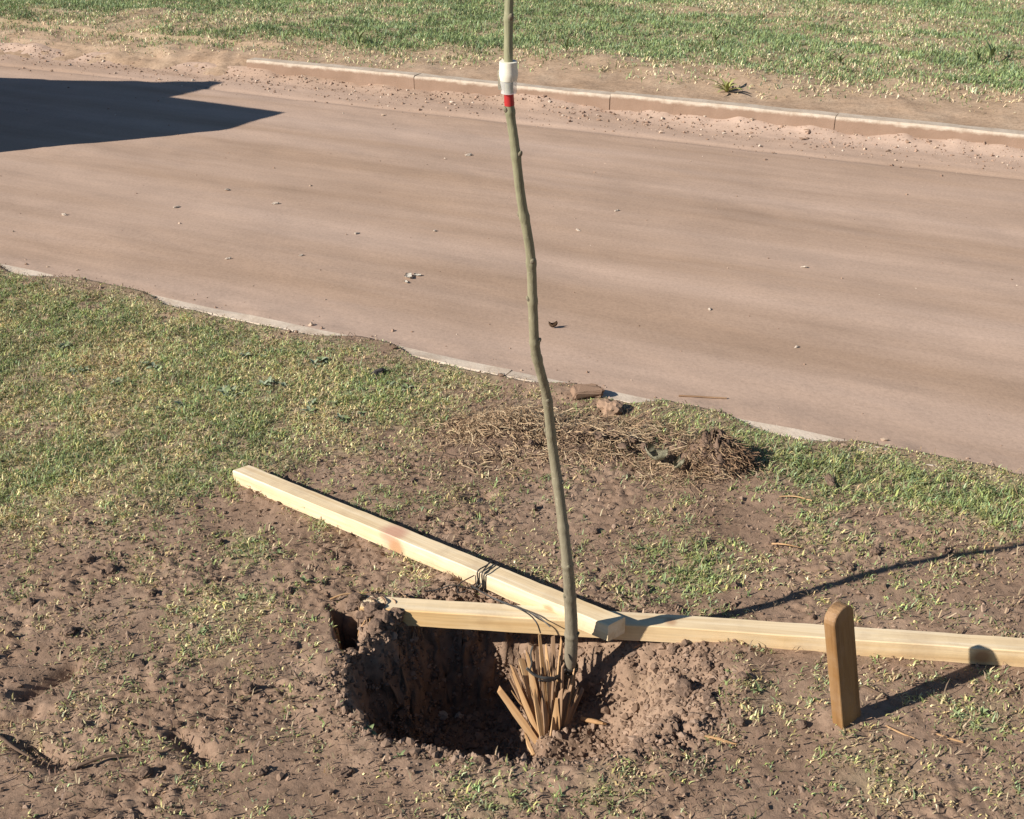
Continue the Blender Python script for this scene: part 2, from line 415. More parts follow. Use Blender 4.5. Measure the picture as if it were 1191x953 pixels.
# road
ROADN = (2.86, 6.90)
def road_h(r, n):
    z = ROAD_Z + .010 * fbm(r * .35, n, .5, 3, 51) + .004 * fbm(r * .5, n, .12, 3, 52)
    edge = sst(6.35, 6.85, n)
    z = z + edge * (.010 + .022 * (fbm(r, n, .22, 4, 53) * .6 + .4 * np.abs(fbm(r, n, .09, 3, 54)))) + sst(6.68, 6.9, n) * np.maximum(0, .030 + .05 * fbm(r, n * .5, .30, 4, 56))
    z = z + (1 - sst(2.9, 3.25, n)) * (.012 + .012 * fbm(r, n, .14, 3, 55))
    z = z - .010 * np.exp(-((n - 6.38) / .035) ** 2)
    return z
rr2 = spaced([(-150, -12, 12, .8), (-12, -9, .3, .05), (-9, .6, .03, .02), (.6, 6, .1, .5), (6, 150, .6, 14)])
nn2 = spaced([(ROADN[0], 3.3, .018, .02), (3.3, 6.2, .03, .03), (6.2, 6.90, .02, .015)])
gr2, gn2 = np.meshgrid(rr2, nn2); x2, y2 = to_xy(gr2, gn2)
me = np_mesh('road', np.stack([x2, y2, road_h(gr2, gn2)], -1).reshape(-1, 3), grid_faces(len(nn2), len(rr2)), M['road'])
put(obj('road', me), kind='structure')

# far verge: a low bank behind the kerb, spilling over the road where the kerb ends
def verge_h(r, n):
    lum = fbm(r, n, .35, 4, 61); fin = fbm(r, n, .08, 3, 62)
    top = .022 + .075 * sst(7.0, 7.9, n) + (.02 + .02 * sst(7.0, 8, n)) * lum * np.exp(-((n - 8) / 9.0) ** 2) + .008 * fin * np.exp(-((n - 8) / 7.0) ** 2) * (np.abs(r + 5) < 9)
    kerbed = np.where(n < N_FAR1 - .012, -.22, top)
    ramp = ROAD_Z - .02 + (.13 + .02 * lum) * sst(6.45, 7.25, n + .10 * lum) + .02 * fin
    ramp = np.where(n > 7.4, top, np.maximum(ramp, np.where(n > 7.0, top - .02, -1)))
    k = sst(-5.75, -5.5, r + .12 * fin)
    return kerbed * k + ramp * (1 - k)
rr3 = spaced([(-300, -14, 20, 1), (-14, -10.5, .4, .06), (-10.5, 1.2, .045, .03), (1.2, 8, .1, .6), (8, 300, .8, 22)])
nn3 = spaced([(6.42, 7.6, .02, .025), (7.6, 13.5, .04, .09), (13.5, 300, .2, 18)])
gr3, gn3 = np.meshgrid(rr3, nn3); x3, y3 = to_xy(gr3, gn3)
VG_C = [(-5.2, 7.62), (-3.0, 7.45), (-1.4, 7.9), (0, 7.95), (1.5, 7.7)]
def verge_grass(r, n):
    nz = fbm(r, n, .5, 4, 71)
    front = np.interp(r, [-10.5, -7.5, -5.5, -4.5, -3.6, -2.9, -2.2, -1.2, 0.2], [7.35, 7.30, 7.35, 7.45, 7.75, 7.80, 7.80, 7.75, 7.70])
    g = sst(-.12, .30, n - front + .28 * nz)
    g = np.maximum(g, .36 * sst(-.55, .1, n - front + .3 * nz))
    dry = sst(.15, .5, fbm(r * .5, n, .8, 4, 73) + .75 * np.exp(-((n - 12.6) / 1.0) ** 2) - .02)
    return g, dry
me = np_mesh('verge', np.stack([x3, y3, verge_h(gr3, gn3)], -1).reshape(-1, 3), grid_faces(len(nn3), len(rr3)), M['verge_soil'], np.repeat((.35 * verge_grass(gr3, gn3)[0] * (1 - .5 * verge_grass(gr3, gn3)[1]) + .5 * sst(10, 16, gn3)).reshape(-1, 1), 3, 1))
put(obj('verge', me), kind='structure')

# one broad sheet under everything, out to the horizon
me = np_mesh('terrain', [(-600, -600, -.6), (600, -600, -.6), (600, 600, -.6), (-600, 600, -.6)], [(0, 1, 2, 3)], M['verge_soil'], np.full((4, 3), .85))
put(obj('terrain', me), kind='structure')

# kerbs, section by section
def kerb_run(name, r0, r1, n0, n1, z0, z1, lens, mat):
    root = empty(name, (*to_xy(r0, n0), 0)); put(root, kind='structure')
    ang = math.atan2(RX[1], RX[0]); root.rotation_euler = (0, 0, ang)
    r = r0; i = 0
    while r < r1:
        L = lens[i % len(lens)]; bm = bmesh.new()
        nseg = 10; prof = [(0, z0 - z1), (0, -.012), (.012, 0), (n1 - n0 - .012, 0), (n1 - n0, -.012), (n1 - n0, z0 - z1)]
        rings = []
        for k in range(nseg + 1):
            xx = (L - .005) * k / nseg
            jit = [(random.uniform(-.003, .003), random.uniform(-.003, .003)) for _ in prof]
            rings.append([bm.verts.new((xx, p[0] + j[0], p[1] + j[1])) for p, j in zip(prof, jit)])
        for k in range(nseg):
            for q in range(len(prof) - 1): bm.faces.new((rings[k][q], rings[k + 1][q], rings[k + 1][q + 1], rings[k][q + 1]))
        bm.faces.new(rings[0]); bm.faces.new(rings[-1][::-1])
        bmesh.ops.recalc_face_normals(bm, faces=bm.faces)
        o = obj('kerb_section', bm_mesh('kerb_section', bm, mat), None, root)
        o.location = (r - r0, random.uniform(-.006, .006), z1 + random.uniform(-.006, .006)); o.rotation_euler = (0, random.uniform(-.003, .003), random.uniform(-.003, .003))
        r += L; i += 1
    return root
kerb_run('far_kerb', -5.62, 2.6, N_FAR0, N_FAR1, -.25, .036, [1.46, 1.47, 1.44], M['concrete'])
kerb_run('near_kerb', -4.4, 1.6, N_NEAR0, N_NEAR1, -.22, .004, [1.5, 1.48], M['limed'])

# ------------------------------------------------------------------ vegetation as blades
def blades(P, hgt, wid, lean, cols, k_tip=1.1):
    """P (n,3) roots; returns V, F, colours: tapered bent blades of two quads' length (5 vertices, 3 triangles)"""
    n = len(P); az = RNG.uniform(0, 2 * np.pi, n); fc = az + np.pi / 2 + RNG.normal(0, .5, n)
    d = np.stack([np.cos(az), np.sin(az), np.zeros(n)], 1); s = np.stack([np.cos(fc), np.sin(fc), np.zeros(n)], 1) * wid[:, None] * .5
    up = np.array([0, 0, 1.0])
    l1 = lean * .45
    m = P + (d * np.sin(l1)[:, None] + up * np.cos(l1)[:, None]) * (hgt * .55)[:, None]
    t = m + (d * np.sin(lean * 1.25)[:, None] + up * np.cos(lean * 1.25)[:, None]) * (hgt * .5)[:, None]
    V = np.empty((n, 5, 3)); V[:, 0] = P - s; V[:, 1] = P + s; V[:, 2] = m - s * .8; V[:, 3] = m + s * .8; V[:, 4] = t
    b = np.arange(n)[:, None] * 5
    F = np.concatenate([b + [0, 1, 3], b + [0, 3, 2], b + [2, 3, 4]], 0)
    cc = np.repeat(cols[:, None, :], 5, 1)
    return V.reshape(-1, 3), F, np.clip(cc, 0, 1).reshape(-1, 3)
def grass_colours(n, dryness, greens, straws):
    """each blade a green or a straw colour of its own"""
    g = np.array(greens); s = np.array(straws)
    gi = g[RNG.integers(0, len(g), n)]; si = s[RNG.integers(0, len(s), n)]
    isd = RNG.uniform(0, 1, n) < dryness
    c = np.where(isd[:, None], si, gi)
    return c * RNG.uniform(.72, 1.28, (n, 1)) * RNG.uniform(.93, 1.07, (n, 3)), isd
GREENS = [(.18, .215, .10), (.21, .24, .11), (.25, .26, .125), (.19, .235, .135), (.28, .275, .12), (.22, .25, .165)]
STRAWS = [(.46, .37, .22), (.54, .44, .28), (.40, .31, .19), (.50, .42, .28), (.31, .23, .135)]

def sample_lawn(N):
    r = RNG.uniform(-4.1, .75, N); n = RNG.uniform(.55, N_NEAR1 + .01, N)
    x, y = to_xy(r, n)
    k = (np.abs(x) < .62 * y + .45) & (y > 1.0)
    return x[k], y[k]
# tufts first, then blades round each tuft
tx, ty = sample_lawn(105000)
G = grass_amount(tx, ty); _, sd_t = hole_depth(tx, ty)
rt, nt_ = to_rn(tx, ty); shw = np.zeros_like(rt)
for a, b in KERB_SHOW: shw = np.maximum(shw, kerb_open(rt, a, b))
keep = (RNG.uniform(0, 1, len(tx)) < np.clip(G * 1.05 - .03, 0, 1) ** 1.15) & (sd_t < -.004) & (nt_ < kerb_cover(rt, shw))
tx, ty, G = tx[keep], ty[keep], G[keep]
per = 8
bx = np.repeat(tx, per) + RNG.normal(0, .008, len(tx) * per); by = np.repeat(ty, per) + RNG.normal(0, .008, len(tx) * per); bG = np.repeat(G, per)
bz = ground_h(bx, by) - .003
ok = bz > -.05; bx, by, bz, bG = bx[ok], by[ok], bz[ok], bG[ok]
hue = np.clip(.5 + 1.1 * fbm(bx, by, .22, 4, 81) + .25 * fbm(bx, by, .05, 2, 82), 0, 1)
edge_green = np.exp(-((to_rn(bx, by)[1] - 2.72) / .16) ** 2) * (bx > .35) + .9 * np.exp(-(((bx - .39) / .16) ** 2 + ((by - 2.17) / .10) ** 2))
dry = np.clip(.05 + .72 * hue - .05 * (1 - bG) - .30 * edge_green, .05, .95)
nb = len(bx)
cols, isd = grass_colours(nb, dry, GREENS, STRAWS)
tint = np.repeat(RNG.uniform(.66, 1.34, (len(tx), 1)) * RNG.uniform(.92, 1.08, (len(tx), 3)), per, 0)[ok]; cols = cols * tint * (1 + .30 * fbm(bx, by, .10, 3, 83))[:, None] * np.array([1.48, 1.52, 1.28])
hh = RNG.uniform(.007, .026, nb) * np.repeat(RNG.uniform(.6, 1.35, len(tx)), per)[ok] * (.7 + .4 * bG) * (1 + .5 * edge_green); ww = RNG.uniform(.0018, .0042, nb); ln = np.where(isd, RNG.uniform(1.0, 1.75, nb), RNG.uniform(.6, 1.6, nb)); hh = hh * (1 - .5 * sst(N_NEAR0 - .06, N_NEAR0, to_rn(bx, by)[1]))
V, F, cc = blades(np.stack([bx, by, bz], 1), hh, ww, ln, cols)
# coarser turf carrying on outside the view
ro = RNG.uniform(-9, 3, 150000); no = RNG.uniform(-1.5, N_NEAR1, 150000); xo, yo = to_xy(ro, no)
q = ~((np.abs(xo) < .62 * yo + .45) & (yo > 1.0) & (ro > -4.1) & (ro < .75) & (no > .55)); xo, yo = xo[q], yo[q]; Go = grass_amount(xo, yo)
q = RNG.uniform(0, 1, len(xo)) < Go * 1.1; xo, yo, Go = xo[q], yo[q], Go[q]; m_ = len(xo)
co, io = grass_colours(m_, np.clip(.38 + .6 * fbm(xo, yo, .22, 4, 81), .05, .95), GREENS, STRAWS)
V2, F2, c2 = blades(np.stack([xo, yo, ground_h(xo, yo) - .003], 1), RNG.uniform(.01, .032, m_), RNG.uniform(.005, .010, m_), np.where(io, RNG.uniform(1.0, 1.75, m_), RNG.uniform(.6, 1.6, m_)), co * 1.4)
F = np.concatenate([F, F2 + len(V)]); V = np.concatenate([V, V2]); cc = np.concatenate([cc, c2])
put(obj('lawn_grass', np_mesh('lawn_grass', V, F, M['blade'], cc, False)), 'short patchy half-dry grass growing on the near strip', 'grass', kind='stuff')
print('lawn blades', nb)

# dry litter lying on the bare soil
lx, ly = sample_lawn(75000); _, sd_l = hole_depth(lx, ly); lG = grass_amount(lx, ly)
kp = (sd_l < .0) & (RNG.uniform(0, 1, len(lx)) < .35 + .5 * (fbm(lx, ly, .12, 3, 85) > 0)); lx, ly = lx[kp], ly[kp]; n = len(lx)
lz = ground_h(lx, ly) + .003
cols, _ = grass_colours(n, np.full(n, 1.0), GREENS, [(.40, .31, .20), (.34, .25, .16), (.29, .205, .135), (.22, .15, .10), (.26, .18, .125), (.28, .195, .135)])
V, F, cc = blades(np.stack([lx, ly, lz], 1), np.minimum(RNG.lognormal(-4.35, .5, n), .045), RNG.uniform(.0016, .0036, n), RNG.uniform(1.1, 1.72, n), cols)
put(obj('dry_litter', np_mesh('dry_litter', V, F, M['straw'], cc, False)), 'scattered bits of dead grass lying on the bare soil', 'litter', kind='stuff')

# grass of the far verge
N = 520000
r = RNG.uniform(-11.2, 1.3, N); n = RNG.uniform(6.9, 14.5, N); x, y = to_xy(r, n)
k = (np.abs(x) < .50 * y + .9) & (y < 14)
ro = RNG.uniform(-22, 9, 150000); no = 7.0 + 19 * RNG.uniform(0, 1, 150000) ** 1.5; xo, yo = to_xy(ro, no); ko = ~((np.abs(xo) < .50 * yo + .9) & (yo < 14))
far_ = np.concatenate([np.zeros(k.sum(), bool), np.ones(ko.sum(), bool)])
r, n, x, y = np.concatenate([r[k], ro[ko]]), np.concatenate([n[k], no[ko]]), np.concatenate([x[k], xo[ko]]), np.concatenate([y[k], yo[ko]])
vg, vd = verge_grass(r, n)
cl = .42 + .85 * sst(-.45, .35, fbm(r, n, .13, 3, 75))
k = RNG.uniform(0, 1, len(r)) < vg * cl * (1 - .6 * vd); r, n, x, y, vg, vd, cl, far_ = r[k], n[k], x[k], y[k], vg[k], vd[k], cl[k], far_[k]
nb = len(r); print('verge blades', nb)
dry = np.clip(.06 + .42 * vd + .5 * (1 - vg) + .25 * fbm(r, n, .6, 3, 77), .03, .95)
cols, isd = grass_colours(nb, dry, [(.15, .205, .085), (.18, .235, .10), (.22, .26, .11), (.17, .225, .13)], [(.52, .44, .28), (.60, .51, .34), (.46, .38, .23)])
hh = RNG.uniform(.02, .055, nb) * (.5 + .55 * cl); ww = RNG.uniform(.004, .010, nb) * np.where(far_, 2.0, 1); hh = hh * np.where(far_, 1.2, 1); ln = np.where(isd, RNG.uniform(1.0, 1.7, nb), RNG.uniform(.4, 1.5, nb)); cols = cols * (1.48 + .6 * fbm(r, n, .16, 3, 78))[:, None]
V, F, cc = blades(np.stack([x, y, verge_h(r, n) - .004], 1), hh, ww, ln, cols)
put(obj('verge_grass', np_mesh('verge_grass', V, F, M['blade'], cc, False)), 'green grass covering the bank beyond the far kerb', 'grass', kind='stuff')

# ------------------------------------------------------------------ soil crumbs (uncountable) and clods (countable)
def ico(sub, seed, rough=.25, flat=.75):
    rg = random.Random(seed); bm = bmesh.new(); bmesh.ops.create_icosphere(bm, subdivisions=sub, radius=1)
    off = [Vector((rg.uniform(-1, 1), rg.uniform(-1, 1), rg.uniform(-1, 1))).normalized() for _ in range(7)]
    for v in bm.verts:
        d = v.co.normalized(); s = 1 + rg.uniform(-rough, rough) * .5
        for q in off:                                         # facets knocked off
            t = d.dot(q)
            if t > .72: s *= 1 - (t - .72) * 1.1 * rough * 3
        v.co = d * s; v.co.z *= flat
    return bm
base = []
for sdd in range(6):
    bm = ico(1, sdd, .5, .7); bm.verts.ensure_lookup_table()
    base.append((np.array([v.co[:] for v in bm.verts]), np.array([[v.index for v in f.verts] for f in bm.faces]))); bm.free()
def crumbs(name, x, y, z, size, cols, label, mat=None):
    VV, FF, CC = [], [], []; o = 0
    ids = RNG.integers(0, len(base), len(x))
    for b in range(len(base)):
        q = np.where(ids == b)[0]; n = len(q)
        if not n: continue
        bv, bf = base[b]; a = RNG.uniform(0, 6.28, n); ca, sa = np.cos(a)[:, None], np.sin(a)[:, None]
        sc = size[q][:, None] * RNG.uniform(.7, 1.35, (n, 1)); sy = size[q][:, None] * RNG.uniform(.6, 1.1, (n, 1))
        X = bv[None, :, 0] * sc; Y = bv[None, :, 1] * sy
        V = np.stack([X * ca - Y * sa + x[q][:, None], X * sa + Y * ca + y[q][:, None], bv[None, :, 2] * size[q][:, None] + z[q][:, None]], -1)
        VV.append(V.reshape(-1, 3)); FF.append((bf[None] + (np.arange(n) * len(bv))[:, None, None]).reshape(-1, 3) + o)
        CC.append(np.repeat(cols[q], len(bv), 0)); o += n * len(bv)
    me = np_mesh(name, np.concatenate(VV), np.concatenate(FF), mat or M['crumb'], np.concatenate(CC), False)
    return put(obj(name, me), label, 'soil', kind='stuff')
cx, cy = sample_lawn(80000); cG = grass_amount(cx, cy); _, csd = hole_depth(cx, cy)
pr = np.clip(.42 * (1.0 - 1.5 * cG) + .5 * np.exp(-((csd + .02) / .06) ** 2), 0, 1) * (.4 + 1.0 * (fbm(cx, cy, .11, 3, 91) > -.1))
kp = RNG.uniform(0, 1, len(cx)) < pr; cx, cy, csd = cx[kp], cy[kp], csd[kp]
# the scoop and the floor of the hole are loose earth
hx = RNG.uniform(-.35, .45, 9000); hy = RNG.uniform(1.5, 2.0, 9000); _, hsd = hole_depth(hx, hy); kp = hsd > .0; cx = np.append(cx, hx[kp]); cy = np.append(cy, hy[kp]); csd = np.append(csd, hsd[kp])
hx = RNG.uniform(-.40, .12, 12000); hy = RNG.uniform(1.5, 2.06, 12000); _, hsd = hole_depth(hx, hy); kp = (hsd > -.012) & (hsd < .10); cx = np.append(cx, hx[kp]); cy = np.append(cy, hy[kp]); csd = np.append(csd, hsd[kp] + .02)
n = len(cx); print('crumbs', n)
size = np.minimum(RNG.lognormal(-5.9, .55, n), .011) * np.where(csd > 0, 1.25, 1)
cz = ground_h(cx, cy) + size * .25
c0 = np.array([(.21, .143, .101), (.255, .176, .126), (.30, .212, .155), (.17, .113, .079)])[RNG.integers(0, 4, n)] * RNG.uniform(.85, 1.15, (n, 1))
crumbs('soil_crumbs', cx, cy, cz, size, c0, 'loose brown soil crumbs scattered over the dug ground')

# grit along the far edge of the road and by the near kerb
n = 4200
r = RNG.uniform(-9, .8, n); nn_ = np.where(RNG.uniform(0, 1, n) < .92, 6.86 - np.abs(RNG.normal(0, .22, n)), RNG.uniform(2.95, 6.8, n) ** 1.0)
nn_ = np.where(RNG.uniform(0, 1, n) < .13, 2.93 + np.abs(RNG.normal(0, .12, n)), nn_)
x, y = to_xy(r, nn_); k = (np.abs(x) < .5 * y + .6); r, nn_, x, y = r[k], nn_[k], x[k], y[k]; n = len(r)
size = np.minimum(RNG.lognormal(-5.7, .55, n), .012) * (.6 + .12 * nn_)
c0 = np.array([(.33, .225, .165), (.42, .32, .24), (.26, .175, .125), (.55, .46, .37)])[RNG.choice(4, n, p=[.45, .25, .22, .08])] * RNG.uniform(.85, 1.15, (n, 1))
crumbs('road_grit', x, y, road_h(r, nn_) + size * .2, size, c0, 'fine grit and crumbs of earth along the road edges')

clod_meshes = []
for k in range(7):
    clod_meshes.append(bm_mesh('clod', ico(3, 40 + k, .35, .72), M['clod']))
def gz1(x, y): return float(ground_h(np.array([x]), np.array([y]))[0])
def clod(x, y, s, label='rounded brown soil clod lying on the bare ground', group='soil clods on the bare ground', mat=None, name='soil_clod', cat='clod', sq=(1, 1, 1), z=None):
    me = clod_meshes[random.randrange(7)]
    if mat: me = me.copy(); me.materials.clear(); me.materials.append(mat)
    o = obj(name, me); zz = gz1(x, y) if z is None else z
    o.location = (x, y, zz + s * sq[2] * .40); o.scale = (s * sq[0] * random.uniform(.85, 1.2), s * sq[1] * random.uniform(.8, 1.1), s * sq[2])
    o.rotation_euler = (random.uniform(-.2, .2), random.uniform(-.2, .2), random.uniform(0, 6.28)); put(o, label, cat, group); return o
for x, y, s in [(-.921, 2.122, .017), (-.985, 2.16, .013), (-.80, 2.03, .012), (-.94, 1.90, .014), (-.76, 1.80, .011), (-.52, 1.72, .013), (-.46, 1.86, .012), (-.70, 2.24, .012),
                (-.30, 1.50, .013), (-.45, 1.50, .012), (.55, 1.62, .012), (.70, 1.86, .011), (.93, 1.48, .013), (.20, 2.30, .012), (.05, 2.40, .013), (-.22, 2.34, .012), (.62, 2.24, .011),
                (1.02, 2.20, .013), (.86, 2.20, .016), (.78, 2.14, .012), (.50, 2.06, .011), (-1.06, 2.0, .013), (-.66, 1.50, .013), (-.82, 1.62, .012), (.30, 2.05, .012), (-.5, 2.05, .011)]:
    clod(x, y, s)
for x, y, s in [(.315, 1.66, .018), (.345, 1.74, .020), (.30, 1.60, .014), (.385, 1.69, .015), (.40, 1.80, .015), (.24, 1.585, .014), (.26, 1.90, .015), (.34, 1.86, .014), (.19, 1.62, .012), (.43, 1.62, .012), (.46, 1.74, .013)]:
    clod(x, y, s, 'crumbly clod of loose earth on the shallow side of the planting hole', 'clods in the shallow side of the hole')
for x, y, s in [(-.27, 1.925, .030), (-.295, 1.95, .026), (-.25, 1.945, .024), (-.285, 1.90, .022), (-.335, 1.985, .02)]:
    clod(x, y, s, 'lump of dug earth at the hole rim under the buried beam end', 'earth lumps under the buried beam end')
for x, y, z, s in [(-.315, 1.955, .012, .026), (-.290, 1.942, .002, .026), (-.262, 1.936, -.014, .022), (-.345, 1.975, .014, .020), (-.24, 1.935, -.022, .016), (-.275, 1.942, .010, .014)]:
    clod(x, y, s, 'lump of dug earth at the hole rim under the buried beam end', 'earth lumps under the buried beam end', None, 'soil_clod', 'clod', (1, 1, 1), z - s * .4)
for x, y, s in [(-.06, 1.80, .014), (-.03, 1.79, .011), (-.16, 1.95, .014), (-.12, 1.955, .010)]:
    clod(x, y, s, 'pale earth lump showing in the dark part of the hole', 'lumps in the dark part of the hole', M['pebble'])
clod(-.421, 3.185, .020, 'dark stone lying in the grass near the road kerb', None, M['dark_stone'], 'dark_stone', 'stone', (1.4, .8, .8))
clod(-.085, 2.455, .016, 'small black lump on bare soil between beam and straw heap', None, M['dark_stone'], 'black_lump', 'lump')
clod(.289, 2.924, .038, 'tan lump of dry earth beside the straw heap and brick piece', None, M['stone'], 'earth_lump', 'lump')
clod(.83, 2.52, .024, 'flat brown clod at the edge of the green kerbside grass', None, M['clod'], 'flat_clod', 'clod', (1.6, .8, .7))

for x, y, s in [(.20, 2.74, .022), (.24, 2.70, .018), (.17, 2.71, .016), (.28, 2.73, .020), (.33, 2.70, .015), (.10, 2.71, .014), (.36, 2.66, .014), (.15, 2.76, .015), (.30, 2.66, .013), (.05, 2.68, .012)]:
    clod(x, y, s, 'dark soil clod tangled in the dry straw heap', 'clods in the straw heap', None, 'soil_clod', 'clod', (1, 1, 1), gz1(x, y) + .022)
# broken brick by the kerb
bm = bmesh.new(); bmesh.ops.create_cube(bm, size=1); bmesh.ops.bevel(bm, geom=bm.edges[:], offset=.08, segments=2, affect='EDGES')
bmesh.ops.subdivide_edges(bm, edges=bm.edges[:], cuts=1)
bmesh.ops.subdivide_edges(bm, edges=bm.edges[:], cuts=1)
for v in bm.verts:
    v.co *= 1 + .10 * math.sin(v.co.x * 7 + 1) * math.cos(v.co.y * 6) - (.28 if v.co.x > .3 and v.co.y > 0 else 0)
    v.co += Vector([random.uniform(-.035, .035) for _ in range(3)]); v.co.x += .12 * v.co.z
o = obj('brick_fragment', bm_mesh('brick_fragment', bm, M['brick'])); o.scale = (.085, .05, .024); o.location = (.225, 3.02, gz1(.225, 3.02) + .014); o.rotation_euler = (.1, -.05, .15)
put(o, 'broken orange-brown brick piece lying by the kerb above the straw heap', 'brick')

# pebbles and scraps on the road
def road_z(x, y):
    r, n = to_rn(x, y); return float(road_h(np.array([r]), np.array([n]))[0])
for x, y, s in [(-1.626, 5.27, .013), (-1.444, 5.569, .012), (-1.161, 5.342, .013), (-.702, 4.87, .010), (1.214, 4.412, .010), (-.245, 6.266, .016), (-2.118, 5.131, .012), (.5, 5.2, .009), (-.9, 4.55, .009),
                (.3, 4.9, .009), (1.0, 3.6, .009), (.75, 3.95, .008), (-1.2, 4.5, .010), (-.35, 4.9, .009)]:
    clod(x, y, s, 'small pale pebble lying loose on the dirt road', 'pale pebbles on the dirt road', M['pebble'], 'pebble', 'pebble', (1.3, .8, .7), road_z(x, y))
def scrap(name, x, y, s, mat, label, cat, group=None, z=None, curl=.3):
    bm = bmesh.new(); n = 6; vs = []
    for i in range(n + 1):
        row = []
        for j in range(5):
            u = i / n - .5; v = j / 4 - .5; wv = v * (1 - 1.5 * u * u) * (1 + random.uniform(-.15, .15))
            row.append(bm.verts.new((u * s, wv * s * .6, s * (curl * (u * u * 1.4 + v * v * 1.6) + random.uniform(-.05, .05)))))
        vs.append(row)
    for i in range(n):
        for j in range(4): bm.faces.new((vs[i][j], vs[i + 1][j], vs[i + 1][j + 1], vs[i][j + 1]))
    r = bmesh.ops.solidify(bm, geom=bm.faces[:], thickness=.0008)
    o = obj(name, bm_mesh(name, bm, mat, True)); o.location = (x, y, (road_z(x, y) if z is None else z) + .003); o.rotation_euler = (0, 0, random.uniform(0, 6.28)); put(o, label, cat, group); return o
for dx, dy, s in [(0, 0, .05), (.035, .02, .03), (-.005, -.06, .024)]:
    scrap('paper_scrap', -.421 + dx, 4.289 + dy, s, M['paper'], 'crumpled white paper scrap lying on the dirt road', 'paper', 'white scraps on the road')
scrap('dry_leaf', .15, 3.77, .032, M['brown_leaf'], 'curled dark dry leaf on the road behind the sapling stem', 'leaf', curl=1.0)
scrap('pale_leaf', .385, 2.60, .060, M['dry_leaf'], 'crumpled grey-green dead leaf against the uprooted clump', 'leaf', None, gz1(.375, 2.60) + .015, 1.0)
scrap('pale_leaf', .44, 2.57, .042, M['dry_leaf'], 'small folded pale leaf in front of the uprooted clump', 'leaf', None, gz1(.43, 2.565) + .01, .9)

# ------------------------------------------------------------------ straw heap and uprooted clump
def strands(cx, cy, rx_, ry_, hgt, n, seed, cols, ln=(.02, .07), wid=(.0008, .0019), zf=None):
    rg = np.random.default_rng(seed); a = rg.uniform(0, 2 * np.pi, n); q = np.sqrt(rg.uniform(0, 1, n)) * (1 + .25 * np.sin(3 * a + 1))
    x = cx + np.cos(a) * q * rx_; y = cy + np.sin(a) * q * ry_
    z = ground_h(x, y) + hgt * np.clip(1 - q * q, 0, 1) * rg.uniform(.3, 1.1, n) + .003
    L = rg.uniform(*ln, n); az = rg.uniform(0, 2 * np.pi, n); el = rg.normal(0, .32, n); bend = rg.normal(0, 1.7, n)
    K = 5; V = np.zeros((n, K, 2, 3)); p = np.stack([x, y, z], 1); w_ = rg.uniform(*wid, n) * .5
    for k in range(K):
        aa = az + bend * k / K; ee = el - .25 * k / K
        V[:, k, 0] = p + np.stack([-np.sin(aa) * w_, np.cos(aa) * w_, w_ * .6], 1); V[:, k, 1] = p - np.stack([-np.sin(aa) * w_, np.cos(aa) * w_, w_ * .6], 1)
        p = p + np.stack([np.cos(aa) * np.cos(ee), np.sin(aa) * np.cos(ee), np.sin(ee)], 1) * (L / (K - 1))[:, None]
    gmin = ground_h(V[..., 0].ravel(), V[..., 1].ravel()).reshape(V.shape[:3]) + .002
    V[..., 2] = np.maximum(V[..., 2], gmin)
    b = (np.arange(n) * K * 2)[:, None]; F = np.concatenate([b + [2 * k, 2 * k + 1, 2 * k + 3, 2 * k + 2] for k in range(K - 1)], 0)
    cl = np.array(cols)[rg.integers(0, len(cols), n)] * rg.uniform(.75, 1.2, (n, 1))
    return V.reshape(-1, 3), F, np.repeat(cl, K * 2, 0)
def mound(name, cx, cy, rx_, ry_, h, seed, mat, parent, lumpy=.25):
    rg = random.Random(seed); nr_, na = 10, 36; V = []; F = []
    for i in range(nr_ + 1):
        q = i / nr_
        for k in range(na):
            a = 2 * math.pi * k / na; rad = q * (1 + .22 * math.sin(3 * a + seed) + .1 * math.sin(7 * a))
            x = cx + math.cos(a) * rad * rx_; y = cy + math.sin(a) * rad * ry_
            V.append([x, y, h * max(0, 1 - q * q) * (1 + rg.uniform(-lumpy, lumpy))])
    A = np.array(V); A[:, 2] += ground_h(A[:, 0], A[:, 1]) - .004 - .02 * (np.repeat(np.arange(nr_ + 1), na) == nr_)
    for i in range(nr_):
        for k in range(na): F.append((i * na + k, i * na + (k + 1) % na, (i + 1) * na + (k + 1) % na, (i + 1) * na + k))
    A = A - np.array(parent.location)
    return obj(name, np_mesh(name, A, F[::1], mat), None, parent)
STR = [(.42, .29, .17), (.50, .37, .23), (.36, .245, .15), (.30, .20, .125), (.54, .42, .27), (.24, .16, .105)]
h1 = empty('straw_heap', (.04, 2.76, gz1(.04, 2.76))); put(h1, 'low heap of tan dry straw behind the sapling stem', 'straw heap')
mound('soil_mound', .06, 2.75, .25, .12, .025, 3, M['clod'], h1)
VV = [strands(.0, 2.79, .19, .12, .066, 3200, 1, STR[:5], (.015, .05)), strands(.20, 2.72, .17, .10, .050, 1700, 2, STR, (.015, .05)), strands(.02, 2.80, .33, .20, .012, 1200, 3, STR), strands(.30, 2.78, .20, .12, .025, 900, 4, STR)]
def join_strands(name, VV, parent):
    o = 0; A, B, D = [], [], []
    for v, f, c in VV: A.append(v - np.array(parent.location)); B.append(f + o); D.append(c); o += len(v)
    return put(obj(name, np_mesh(name, np.concatenate(A), np.concatenate(B), M['straw'], np.concatenate(D), False), None, parent), kind='stuff')
join_strands('straw', VV, h1)
h2 = empty('uprooted_clump', (.52, 2.60, gz1(.52, 2.60))); put(h2, 'uprooted clump of brown roots and soil at the kerbside grass', 'root clump')
mound('root_soil', .54, 2.605, .085, .055, .085, 5, M['clod'], h2, .4)
DK = [(.30, .19, .11), (.22, .135, .08), (.17, .105, .065), (.36, .25, .15), (.42, .31, .19)]
